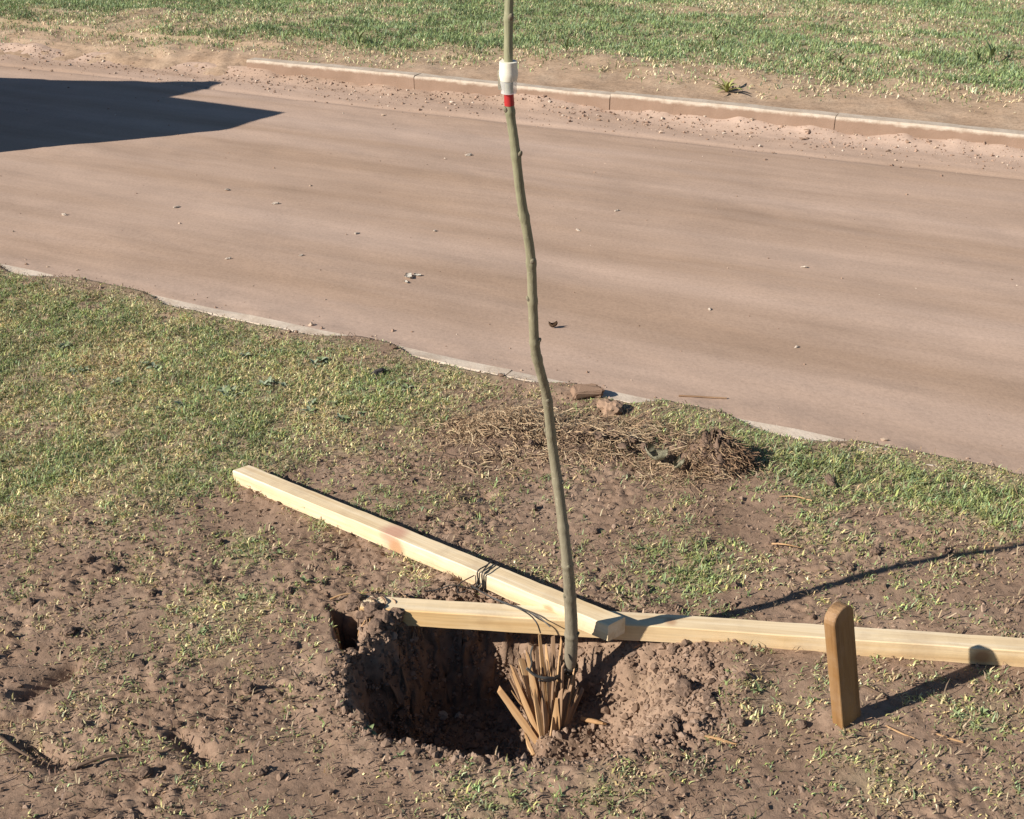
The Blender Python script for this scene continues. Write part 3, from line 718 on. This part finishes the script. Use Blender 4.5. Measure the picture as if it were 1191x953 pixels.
join_strands('roots', [strands(.54, 2.61, .10, .065, .095, 1900, 7, DK, (.02, .05)), strands(.47, 2.60, .20, .09, .014, 700, 8, STR), strands(.59, 2.605, .05, .04, .07, 500, 9, DK[1:3], (.02, .05))], h2)
put(h2, None)

# ------------------------------------------------------------------ timbers
def beam_mesh(name, L, w_, h_, mat, cutL=0, cutR=0, bow=0.0, seed=0, n=40, jt=.0006):
    """box along x centred on the origin, slightly uneven sawn edges, small arris"""
    rg = random.Random(seed); c = min(.0022, h_ * .22); prof = [(-w_ / 2 + c, -h_ / 2), (w_ / 2 - c, -h_ / 2), (w_ / 2, -h_ / 2 + c), (w_ / 2, h_ / 2 - c), (w_ / 2 - c, h_ / 2), (-w_ / 2 + c, h_ / 2), (-w_ / 2, h_ / 2 - c), (-w_ / 2, -h_ / 2 + c)]
    V = []; F = []; k = len(prof)
    for i in range(n + 1):
        t = i / n - .5; jy = rg.uniform(-jt, jt); jz = rg.uniform(-jt, jt)
        for (py_, pz_) in prof:
            x = t * L
            if i == 0: x += cutL * (py_ / w_ + .5)
            if i == n: x += cutR * (py_ / w_ + .5)
            V.append((x, py_ + jy + bow * (1 - 4 * t * t), pz_ + jz))
    for i in range(n):
        for q in range(k): F.append((i * k + q, (i + 1) * k + q, (i + 1) * k + (q + 1) % k, i * k + (q + 1) % k))
    F.append(tuple(range(k))); F.append(tuple(n * k + q for q in range(k))[::-1])
    me = bpy.data.meshes.new(name); me.from_pydata(V, [], F); me.materials.append(mat); me.update()
    bm = bmesh.new(); bm.from_mesh(me); bmesh.ops.recalc_face_normals(bm, faces=bm.faces); bm.to_mesh(me); bm.free()
    return me
def place_beam(o, a, b):
    a, b = Vector(a), Vector(b); d = (b - a).normalized(); z = Vector((0, 0, 1)); y = z.cross(d).normalized(); z = d.cross(y)
    o.matrix_world = Matrix.Translation((a + b) / 2) @ Matrix((d, y, z)).transposed().to_4x4()
W = .042
a = Vector((-.325, 1.974, .006)); b = Vector((1.55, 1.748, .022))
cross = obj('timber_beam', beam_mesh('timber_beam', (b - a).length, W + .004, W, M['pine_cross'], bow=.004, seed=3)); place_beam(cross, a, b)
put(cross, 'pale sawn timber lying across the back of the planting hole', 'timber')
a = Vector((-.712, 2.531, .021)); b = Vector((.212, 1.871, .034)); DA, DB = a.copy(), b.copy()
diag = obj('timber_beam', beam_mesh('timber_beam', (b - a).length, W + .004, W, M['pine_diag'], cutL=.014, cutR=.014, seed=5)); place_beam(diag, a, b)
put(diag, 'pale sawn timber lying slantwise with one end resting on the other timber', 'timber')

# short flat stake with a rounded top
def stake():
    wd, th, H = .058, .024, .40; bm = bmesh.new(); prof = [(-wd / 2, 0), (wd / 2, 0)]
    prof += [(wd / 2, H - .022)]
    for k in range(1, 10):
        t = math.pi * k / 10; prof.append((wd / 2 * math.cos(t) * .98, H - .022 + .022 * math.sin(t)))
    prof += [(-wd / 2, H - .022)]
    f = [bm.verts.new((p[0], -th / 2, p[1])) for p in prof]; g_ = [bm.verts.new((p[0], th / 2, p[1])) for p in prof]
    bm.faces.new(f); bm.faces.new(g_[::-1]); n = len(prof)
    for k in range(n): bm.faces.new((f[k], g_[k], g_[(k + 1) % n], f[(k + 1) % n]))
    bmesh.ops.recalc_face_normals(bm, faces=bm.faces)
    bmesh.ops.bevel(bm, geom=[e for e in bm.edges if e.calc_face_angle(0) > 1.0], offset=.0014, segments=1, affect='EDGES')
    # lie the grain along x: build with x up, then stand it
    for v in bm.verts: v.co = Vector((v.co.z - H / 2, v.co.x, v.co.y))
    return bm_mesh('wooden_stake', bm, M['stake'])
st = obj('wooden_stake', stake())
zt = Vector((-.190, .02, .98)).normalized(); a_ = R(40); yv = Vector((math.cos(a_), math.sin(a_), 0)); yv = (yv - zt * yv.dot(zt)).normalized()
Mx = Matrix((zt, yv, zt.cross(yv))).transposed().to_4x4()
st.matrix_world = Matrix.Translation(Vector((.640, 1.632, 0)) + zt * (.2 - .128)) @ Mx
put(st, 'short orange-brown wooden stake with a rounded top driven upright in the ground', 'stake')

# ------------------------------------------------------------------ the sapling
stem = [(.122, 1.862, -.20), (.120, 1.862, -.12), (.123, 1.845, .0), (.1205, 1.832, .083), (.112, 1.808, .20), (.104, 1.795, .28), (.088, 1.795, .41), (.073, 1.785, .52), (.061, 1.755, .63),
        (.040, 1.715, .735), (.034, 1.695, .82), (.029, 1.675, .92), (.014, 1.655, 1.015), (.004, 1.640, 1.10), (-.004, 1.632, 1.165), (-.005, 1.625, 1.25), (-.003, 1.62, 1.33), (.006, 1.61, 1.50), (-.01, 1.60, 1.72), (.004, 1.59, 1.95)]
rads = [.0140, .0140, .0136, .0130, .0114, .0104, .0097, .0091, .0086, .0082, .0079, .0076, .0073, .0070, .0067, .0063, .0060, .0053, .0042, .0024]
sap = empty('sapling', (.122, 1.862, -.15)); put(sap, 'slender bare sapling whip standing in the planting hole', 'sapling')
pth = smooth_path(stem, 16); rz = np.interp([p[2] for p in pth], [s[2] for s in stem], rads)
NODES = [.045, .155, .245, .335, .435, .545, .62, .72, .755, .835, .905, .985, 1.085, 1.15, 1.28, 1.42, 1.58, 1.75]
rz = [r_ * (1 + sum(.20 * math.exp(-((p[2] - z_) / .005) ** 2) for z_ in NODES) + random.uniform(-.02, .02)) for p, r_ in zip(pth, rz)]
loc = np.array(sap.location)
obj('trunk', tube_mesh('trunk', [p - loc for p in pth], rz, M['bark'], 14), None, sap)
budm = bm_mesh('bud', ico(2, 77, .1, 1.0), M['bark'], True)
def stem_at(z):
    k = int(np.argmin([abs(p[2] - z) for p in pth])); return pth[k], rz[k]
for i, z_ in enumerate(NODES):
    p, r_ = stem_at(z_); an = [R(-20), R(200), R(-70), R(150)][i % 4] + random.uniform(-.3, .3)
    o = obj('bud', budm, None, sap); o.location = Vector(p - loc) + Vector((math.cos(an), math.sin(an), .25)) * r_ * .86; o.scale = (.0034, .0044, .0066)
    o.rotation_euler = (0, .5, an)
def band(name, z0, z1, extra, mat, nz=5, seg=16, jit=0.0):
    pts = []; rd = []
    for k in range(nz):
        z = z0 + (z1 - z0) * k / (nz - 1); p = np.array([np.interp(z, [q[2] for q in pth], [q[i] for q in pth]) for i in range(2)] + [z])
        pts.append(p - loc); rd.append(float(np.interp(z, [q[2] for q in pth], rz)) + extra + random.uniform(-jit, jit))
    return obj(name, tube_mesh(name, pts, rd, mat, seg), None, sap)
band('label_band', 1.196, 1.222, .0070, M['tag'], 6, 11, .0009)
band('film_sleeve', 1.178, 1.199, .0060, M['film'], 5, 9, .0016)
band('red_band', 1.160, 1.178, .0006, M['red'], 4, 14, .0002)
fl = bmesh.new(); vs = [fl.verts.new(v) for v in [(-.008, -.004, -.004), (-.022, -.006, -.002), (-.023, -.005, .036), (-.009, -.004, .038)]]; fl.faces.new(vs)
bmesh.ops.solidify(fl, geom=fl.faces[:], thickness=.0006)
o = obj('label_flap', bm_mesh('label_flap', fl, M['tag']), None, sap); p, _ = stem_at(1.185); o.location = p - loc; o.scale = (.68, 1, .7)

# ------------------------------------------------------------------ bundle of split sticks round the stem's foot
bun = empty('stick_bundle', (.08, 1.775, -.13)); put(bun, 'fan of split brown wooden sticks standing round the foot of the sapling', 'stick bundle')
bl = np.array(bun.location)
def splint(p0, p1, w_, t_, mat, name='split_stick', parent=bun, off=bl):
    p0, p1 = Vector(p0), Vector(p1); L = (p1 - p0).length; tp = random.choice((.1, .3, .55, .75)); sk = random.uniform(-.006, .006)
    me = beam_mesh(name, L, w_, t_, mat, cutR=random.uniform(-.012, .012), bow=random.uniform(-.003, .003), seed=random.randrange(999), n=5, jt=.0004)
    for v in me.vertices:                                        # split, uneven: narrower at the foot
        t = v.co.x / L + .5; f = (.7 + .6 * t if t < .5 else 1.0 - (t - .5) * 2 * tp); v.co.y *= f; v.co.z *= f; v.co.y += sk * max(0, t - .5)
        if v.co.x > L * .42: v.co.x += (abs(math.sin(v.co.y * 900 + L * 3000)) - .5) * .018        # splintered tip
    o = obj(name, me, None, parent); d = (p1 - p0).normalized(); tw = random.uniform(-.6, .6)
    y = Vector((math.cos(tw), math.sin(tw), 0)); y = (y - d * y.dot(d)).normalized(); z = d.cross(y)
    o.matrix_basis = Matrix.Translation((p0 + p1) / 2 - Vector(off)) @ Matrix((d, y, z)).transposed().to_4x4(); return o
S, Sg = M['splint'], M['splint_grey']
# foot x,y ; tip x,y,z ; width
sticks = [(.055, 1.752, -.025, 1.795, -.060, .012, S), (.058, 1.765, .005, 1.835, -.045, .012, Sg), (.060, 1.760, .002, 1.805, -.022, .013, S), (.062, 1.770, .022, 1.83, -.005, .013, S),
          (.066, 1.778, .018, 1.845, .008, .010, Sg), (.068, 1.775, .030, 1.82, .030, .015, S), (.072, 1.785, .040, 1.855, .012, .011, Sg), (.074, 1.780, .050, 1.835, .015, .010, Sg),
          (.078, 1.790, .056, 1.860, .030, .011, S), (.078, 1.775, .062, 1.815, -.012, .013, S), (.082, 1.785, .072, 1.840, .030, .014, S), (.084, 1.795, .086, 1.858, .025, .010, Sg),
          (.084, 1.770, .080, 1.800, -.030, .013, S), (.088, 1.778, .094, 1.812, -.040, .012, S), (.088, 1.760, .090, 1.778, -.068, .015, S), (.092, 1.765, .100, 1.785, -.045, .013, Sg),
          (.096, 1.770, .112, 1.795, -.060, .012, Sg), (.100, 1.770, .122, 1.798, -.045, .011, Sg), (.104, 1.772, .136, 1.802, -.055, .012, Sg), (.106, 1.775, .146, 1.808, -.066, .010, Sg),
          (.082, 1.748, .086, 1.765, -.098, .012, S), (.070, 1.752, .066, 1.775, -.06, .012, Sg), (.064, 1.748, .045, 1.775, -.045, .012, S), (.092, 1.800, .104, 1.875, .02, .011, S), (.074, 1.762, .060, 1.79, -.02, .009, Sg)]
for fx, fy, ex, ey, ez, w_, m_ in sticks:
    splint((fx, fy, -.172), (ex, ey, ez - .014), w_ * random.uniform(1.0, 1.5), w_ * random.uniform(.28, .45), m_)
for k in range(26):                                              # thinner splints between them
    f = random.random(); fx = .056 + .05 * f; ex = -.005 + .145 * f + random.uniform(-.012, .012); ey = 1.79 + random.uniform(0, .055)
    splint((fx, 1.757 + random.uniform(0, .035), -.170), (ex, ey, random.uniform(-.085, .0) - .03 * max(0, f - .5)), random.uniform(.004, .008), .0045, random.choice((S, Sg, Sg)))
def loose(p0, p1, w_, mat, label, name='wood_splinter', cat='splinter', group=None):
    p0, p1 = Vector(p0), Vector(p1); o = splint(p0, p1, w_, w_ * .6, mat, name, None, (0, 0, 0)); put(o, label, cat, group); return o
def gp(x, y, dz=.004): return (x, y, gz1(x, y) + dz)
loose(gp(.145, 1.80, .012), gp(.20, 1.785, .010), .016, S, 'wide wood splinter lying right of the sapling foot')
loose(gp(.045, 1.73), gp(.028, 1.79, .01), .010, S, 'pale wood splinter lying left of the stick bundle')
loose(gp(.06, 1.705), gp(.135, 1.685), .014, Sg, 'grey wood splinter lying in front of the stick bundle')
loose(gp(.36, 1.585), gp(.40, 1.57), .006, S, 'thin pale chip on loose earth in front of the shallow scoop')
loose(gp(.71, 1.62), gp(.76, 1.585), .004, S, 'thin straw-like chip on the ground right of the stake', 'wood_chip', 'chip')
loose(gp(.80, 1.60), gp(.835, 1.585), .004, S, 'short pale chip on the soil beside a green patch', 'wood_chip', 'chip')

# ------------------------------------------------------------------ ties
def wire(parent, pts, r_, mat, name='strand'):
    pl = np.array(parent.location); P = smooth_path(pts, 6)
    return obj(name, tube_mesh(name, [p - pl for p in P], r_, mat, 6), None, parent)
tie = empty('wire_tie', (-.055, 2.06, .05)); put(tie, 'thin dark wire looped round the slanting timber and over the other one', 'wire')
dd = (DB - DA).normalized(); dy = Vector((0, 0, 1)).cross(dd).normalized(); dz = dd.cross(dy); A0 = DA
def on_diag(s, u, v): return tuple(A0 + dd * s + dy * u + dz * v)
h = W / 2 + .004
for s0, s1 in ((.800, .806), (.812, .800), (.818, .822)):
    wire(tie, [on_diag(s0, -h, -h * .8), on_diag(s0, -h, 0), on_diag(s0, -h, h), on_diag((s0 + s1) / 2, 0, h + .001), on_diag(s1, h, h), on_diag(s1, h, 0), on_diag(s1, h, -h), on_diag((s0 + s1) / 2, 0, -h - .0005), on_diag(s0, -h, -h)], .0016, M['wire'])
K = on_diag(.80, -h - .012, -.018)
wire(tie, [on_diag(.80, -h, h * .2), K, (-.09, 2.03, .028), (-.05, 1.975, .040), (.0, 1.943, .039), (.035, 1.913, .039), (.052, 1.889, .034), (.060, 1.884, .012)], .0016, M['wire'])
wire(tie, [on_diag(.81, -h, -.004), K, (-.085, 2.02, .03), (-.03, 1.958, .040), (.02, 1.930, .039), (.055, 1.905, .039), (.080, 1.881, .030)], .0014, M['wire'])
wire(tie, [K, (-.13, 2.04, .022), (-.165, 2.035, .014), (-.195, 2.03, .012)], .0013, M['wire'])
wire(tie, [on_diag(.79, -h, .01), (-.115, 2.035, .03), (-.12, 2.015, .02), (-.10, 2.00, .035)], .0013, M['wire'])
tie2 = empty('stem_tie', (.12, 1.845, -.045)); put(tie2, 'grey tie strap holding the sapling stem to the sticks', 'tie')
def ring(z, rad, ph=0):
    rad = .0165
    return [(.1215 + math.cos(ph + t) * rad, 1.852 + math.sin(ph + t) * rad * 1.02, z + .003 * math.sin(t)) for t in np.linspace(0, 2 * math.pi, 13)]
wire(tie2, ring(-.055, .0228), .0022, M['wire'], 'loop'); wire(tie2, ring(-.047, .0228, 1), .0020, M['wire'], 'loop')
wire(tie2, [(.112, 1.838, -.048), (.095, 1.808, -.040), (.072, 1.788, -.028), (.048, 1.785, -.018), (.030, 1.788, -.002)], .0034, M['strap'], 'strap')
wire(tie2, [(.110, 1.840, -.055), (.085, 1.802, -.046), (.055, 1.786, -.032)], .0022, M['strap'], 'strap')
wire(tie2, [(.036, 1.787, -.008), (.040, 1.790, .010), (.038, 1.795, .030), (.042, 1.80, .045)], .0018, M['strap'], 'strap_end')

# ------------------------------------------------------------------ twigs and roots
def twig(pts, r0, label, name='twig', cat='twig', group=None, mat=None):
    P = smooth_path([(x, y, gz1(x, y) + dz) for x, y, dz in pts], 5); n = len(P)
    o = obj(name, tube_mesh(name, P, [r0 * (1 - .6 * i / (n - 1)) for i in range(n)], mat or M['twig'], 6)); put(o, label, cat, group); return o
twig([(-1.0, 1.60, .004), (-.96, 1.585, .010), (-.92, 1.56, .006), (-.87, 1.535, .004)], .005, 'bent dark twig on bare soil left of the hole')
twig([(-.80, 1.51, .004), (-.74, 1.535, .010), (-.69, 1.545, .004)], .0035, 'short crooked twig on bare soil beside a furrow')
twig([(-.385, 1.965, .010), (-.36, 1.94, .004), (-.33, 1.935, .004), (-.30, 1.94, .02)], .0028, 'pale root hanging across the small burrow by the beam end', 'root', 'root', None, M['splint'])
twig([(-.40, 2.0, .004), (-.37, 2.012, .010), (-.33, 2.02, .010), (-.29, 2.035, .01)], .0026, 'thin tan root on the rim beside the buried beam end', 'root', 'root', None, M['splint'])
twig([(.62, 2.23, .004), (.65, 2.21, .014), (.69, 2.205, .004)], .0026, 'forked dry stem on bare soil beyond the stake', 'dry_stalk', 'stalk', None, M['splint'])
twig([(.74, 1.70, .004), (.70, 1.73, .006), (.66, 1.75, .003)], .003, 'small dark twig beside the stake foot')
twig([(.76, 2.42, .004), (.72, 2.43, .01), (.68, 2.435, .004)], .003, 'pale broken stem on soil right of the uprooted clump', 'dry_stalk', 'stalk', None, M['splint'])
x0, y0 = .53, 3.19
P = [(.53, 3.185), (.58, 3.18), (.63, 3.178), (.68, 3.172)]
o = obj('road_twig', tube_mesh('road_twig', smooth_path([(x, y, road_z(x, y) + .004) for x, y in P], 5), .0028, M['splint_grey'], 6)); put(o, 'thin straight twig lying on the road beside the kerb', 'twig')

# ------------------------------------------------------------------ small weeds, each with its leaves
M['grey_weed'] = plain('grey_weed_leaf', (.27, .31, .20), .6, .25, .3, 60)
def leaf_mesh(L, w_, seed, mat='weed'):
    rg = random.Random(seed); bm = bmesh.new(); n = 6; rows = []
    for i in range(n + 1):
        t = i / n; hw = w_ * math.sin(math.pi * min(1, t * .92 + .06)) ** .8 * .5
        z = L * (.55 * t - .55 * t * t) + rg.uniform(-.0006, .0006)
        rows.append([bm.verts.new((t * L, -hw, z + hw * .35)), bm.verts.new((t * L, 0, z)), bm.verts.new((t * L, hw, z + hw * .35))])
    for i in range(n):
        for j in range(2): bm.faces.new((rows[i][j], rows[i + 1][j], rows[i + 1][j + 1], rows[i][j + 1]))
    return bm_mesh('leaf', bm, M[mat], True)
leaves = [leaf_mesh(.030, .011, 1), leaf_mesh(.036, .009, 2), leaf_mesh(.026, .013, 3)]
gleaf = [leaf_mesh(.020, .010, 11, 'grey_weed'), leaf_mesh(.024, .009, 12, 'grey_weed'), leaf_mesh(.022, .011, 13)]
M['yellow_weed'] = plain('yellow_weed_leaf', (.36, .36, .13), .6, .25, .25, 60)
yleaf = [leaf_mesh(.13, .018, 15, 'yellow_weed'), leaf_mesh(.10, .016, 16, 'yellow_weed')]
vleaf = [leaf_mesh(.14, .020, 5), leaf_mesh(.11, .018, 6)]
def weed(x, y, s, n, label, group, kind=leaves, z=None, pitch=(-.9, -.15), name='weed'):
    if kind is leaves: s *= .72
    e = empty(name, (x, y, gz1(x, y) if z is None else z)); put(e, label, 'weed', group)
    for k in range(n):
        o = obj('leaf', kind[random.randrange(len(kind))], None, e); sc = s * random.uniform(.7, 1.15); o.scale = (sc, sc, sc)
        o.rotation_euler = (random.uniform(-.2, .2), random.uniform(*pitch), 6.28 * k / n + random.uniform(-.4, .4))
    return e
WL = 'small broad-leaved green weed growing on bare soil beside the hole'
weed(-.272, 1.607, 1.0, 7, 'small broad-leaved green weed at the left front rim of the hole', None)
weed(-.206, 1.535, .7, 5, 'tiny green weed on the front rim of the hole', None)
weed(.485, 1.715, .9, 6, 'green weed between the loose earth and the stake', None)
for x, y, s in [(.345, 2.085, .9), (.375, 2.12, 1.0), (.40, 2.20, .9), (.30, 2.22, .8), (.44, 2.16, .9), (.46, 2.25, .8), (.33, 2.16, .8)]:
    weed(x, y, s, 6, 'small bright green weed on the soil behind the crossing of the timbers', 'weeds behind the timbers')
for x, y, s in [(.86, 1.655, .8), (.91, 1.66, .9), (.88, 1.62, .7)]:
    weed(x, y, s, 6, 'pale green low weed on the soil right of the stake', 'weeds right of the stake')
for x, y, s in [(-.60, 2.02, .8), (-.66, 1.90, .8), (-.55, 2.19, .8), (-.47, 2.08, .9), (-.62, 2.24, .7)]:
    weed(x, y, s, 6, 'low grey-green weed on bare soil left of the hole', 'weeds left of the hole')
for k in range(26):
    a_ = random.uniform(-1.75, -.3); b_ = random.uniform(2.45, 3.9)
    if b_ > 3.02 - .495 * a_ or b_ < 2.62 - .30 * (a_ + .3) * .9: continue
    for q in range(3):
        weed(a_ + random.uniform(-.05, .05), b_ + random.uniform(-.04, .04), random.uniform(.9, 1.3), 7, 'low broad-leaved grey-green weed among the patchy grass of the lawn', 'broad-leaved weeds in the lawn', gleaf, None, (-.7, -.05))
hr = empty('hanging_roots', (-.26, 1.97, 0)); put(hr, 'fringe of thin tan roots hanging over the rim by the buried beam end', 'roots')
for k in range(34):
    x = random.uniform(-.335, -.20); y = 1.93 + .045 * random.random() + (.03 if x > -.25 else 0); z = max(-.03, gz1(x, y)) + .006
    dx = random.uniform(-.02, .02); dn = random.uniform(.012, .05)
    P = [(x - .012, y + .02, z + .004), (x, y, z + .006), (x + dx * .5, y - .016, z - dn * .4), (x + dx, y - .022, z - dn)]
    obj('root', tube_mesh('root', [np.array(p) - np.array(hr.location) for p in smooth_path(P, 4)], random.uniform(.0007, .0016), random.choice((M['splint_grey'], M['twig'], M['splint'])), 5), None, hr)
for px_, py_, s, nlv in [(1.391, 7.40, 1.0, 12)]:
    r, n = to_rn(px_, py_); weed(px_, py_, s * 1.15, 18, 'spiky yellow-green weed growing just behind the far kerb', None, yleaf, float(verge_h(np.array([r]), np.array([n]))[0]), (-.75, -.05), 'verge_weed')
for px_, py_, s, nlv in [(3.30, 8.20, 1.1, 9), (3.42, 8.25, 1.3, 9), (1.55, 8.9, .9, 9), (-4.6, 12.2, 1.6, 12), (-1.9, 12.0, 1.5, 11), (2.3, 8.1, .8, 8), (.4, 8.5, .9, 8), (-1.2, 9.1, .9, 8)]:
    r, n = to_rn(px_, py_); weed(px_, py_, s, nlv, 'taller leafy weed standing out of the grass on the far bank', 'tall weeds on the far bank', vleaf, float(verge_h(np.array([r]), np.array([n]))[0]), (-1.4, -.6), 'verge_weed')

# ------------------------------------------------------------------ the small tractor parked up the road, whose shadow falls into the picture
def tractor():
    # local frame: +x = forwards along the road towards the right, origin under the nose
    ang = math.atan2(RX[1], RX[0])
    t = empty('tractor', (-3.60, 6.31, ROAD_Z), ang)
    put(t, 'small red tractor with a narrow bonnet parked on the dirt road', 'tractor')
    def box(name, x0, x1, y0, y1, z0, z1, mat, bev=.03, parent=t):
        bm = bmesh.new(); bmesh.ops.create_cube(bm, size=1)
        for v in bm.verts: v.co = Vector(((x0 + x1) / 2 + v.co.x * (x1 - x0), (y0 + y1) / 2 + v.co.y * (y1 - y0), (z0 + z1) / 2 + v.co.z * (z1 - z0)))
        bmesh.ops.bevel(bm, geom=bm.edges[:], offset=bev, segments=2, affect='EDGES'); return obj(name, bm_mesh(name, bm, mat), None, parent)
    def prism(name, prof, y0, y1, mat):
        bm = bmesh.new(); f = [bm.verts.new((x, y0, z)) for x, z in prof]; g_ = [bm.verts.new((x, y1, z)) for x, z in prof]; n = len(prof)
        bm.faces.new(f); bm.faces.new(g_[::-1])
        for k in range(n): bm.faces.new((f[k], g_[k], g_[(k + 1) % n], f[(k + 1) % n]))
        bmesh.ops.recalc_face_normals(bm, faces=bm.faces); bmesh.ops.bevel(bm, geom=bm.edges[:], offset=.015, segments=2, affect='EDGES'); return obj(name, bm_mesh(name, bm, mat), None, t)
    prism('bonnet', [(0, 1.27), (-1.12, 1.30), (-1.12, .62), (.06, .62), (.06, 1.05)], -.31, .25, M['tractor_red'])
    box('grille', .055, .075, -.19, .19, .70, 1.04, M['steel'], .008)
    for s in (-1, 1):
        o = box('headlight', .058, .08, s * .16 - .05, s * .16 + .05, 1.06, 1.15, M['lamp'], .01)
    box('front_weight', -.25, .05, -.31, .25, .12, .66, M['steel'], .02)
    box('front_axle', -.47, -.35, -.42, .42, .30, .40, M['steel']); box('chassis', -2.3, -.1, -.17, .17, .40, .63, M['steel'])
    prism('cowl', [(-1.12, 1.29), (-1.50, 1.73), (-1.62, 1.73), (-1.62, .6), (-1.12, .6)], -.25, .25, M['tractor_red'])
    prism('fuel_tank', [(-1.60, 1.70), (-2.6, 1.22), (-2.6, .9), (-1.60, .9)], -.22, .25, M['tractor_red'])
    box('seat', -2.35, -1.95, -.2, .15, 1.28, 1.36, M['vinyl'], .04); box('seat_back', -2.42, -2.32, -.2, .12, 1.30, 1.42, M['vinyl'], .04)
    o = obj('steering_wheel', tube_mesh('steering_wheel', [(-1.70 + .05 * math.cos(a), .17 * math.sin(a), 1.58 + .13 * math.cos(a)) for a in np.linspace(0, 2 * math.pi, 25)], .013, M['vinyl'], 8), None, t)
    obj('exhaust_pipe', tube_mesh('exhaust_pipe', [(-.9, -.12, 1.2), (-.9, -.12, 1.36)], .025, M['steel'], 10), None, t)
    def wheel(x, y, rad, wd):
        e = obj('wheel', tube_mesh('hub', [(0, -wd * .3, 0), (0, wd * .3, 0)], rad * .55, M['rim'], 24), None, t); e.location = (x, y, rad)
        bm = bmesh.new(); prof = [(.55, -.42), (.80, -.5), (.95, -.46), (1.0, -.3), (1.0, .3), (.95, .46), (.80, .5), (.55, .42)]; sg = 40; rings = []
        for k in range(sg):
            a = 2 * math.pi * k / sg; lug = 1.0 if k % 2 else .96
            rings.append([bm.verts.new((math.cos(a) * rad * q * (lug if q > .9 else 1), wd * p, math.sin(a) * rad * q * (lug if q > .9 else 1))) for q, p in prof])
        n = len(prof)
        for k in range(sg):
            for q in range(n): bm.faces.new((rings[k][q], rings[(k + 1) % sg][q], rings[(k + 1) % sg][(q + 1) % n], rings[k][(q + 1) % n]))
        bmesh.ops.recalc_face_normals(bm, faces=bm.faces); obj('tyre', bm_mesh('tyre', bm, M['tyre']), None, e)
    for s in (-1, 1):
        wheel(-.56, s * .42, .30, .17); wheel(-2.05, s * .47, .50, .26)
        bm = bmesh.new(); rg = []
        for k in range(9):
            a = math.pi * (.12 + .62 * k / 8); rg.append([bm.verts.new((-2.05 + math.cos(a) * .57, s * .47 + q, .50 + math.sin(a) * .57)) for q in (-.15, .15)])
        for k in range(8): bm.faces.new((rg[k][0], rg[k + 1][0], rg[k + 1][1], rg[k][1]))
        bmesh.ops.solidify(bm, geom=bm.faces[:], thickness=.02); obj('fender', bm_mesh('fender', bm, M['tractor_red']), None, t)
    return t
tractor()
print('tris', sum(len(o.data.polygons) * 2 if o.data.polygons and len(o.data.polygons[0].vertices) == 4 else len(o.data.polygons) for o in bpy.data.objects if o.type == 'MESH'))
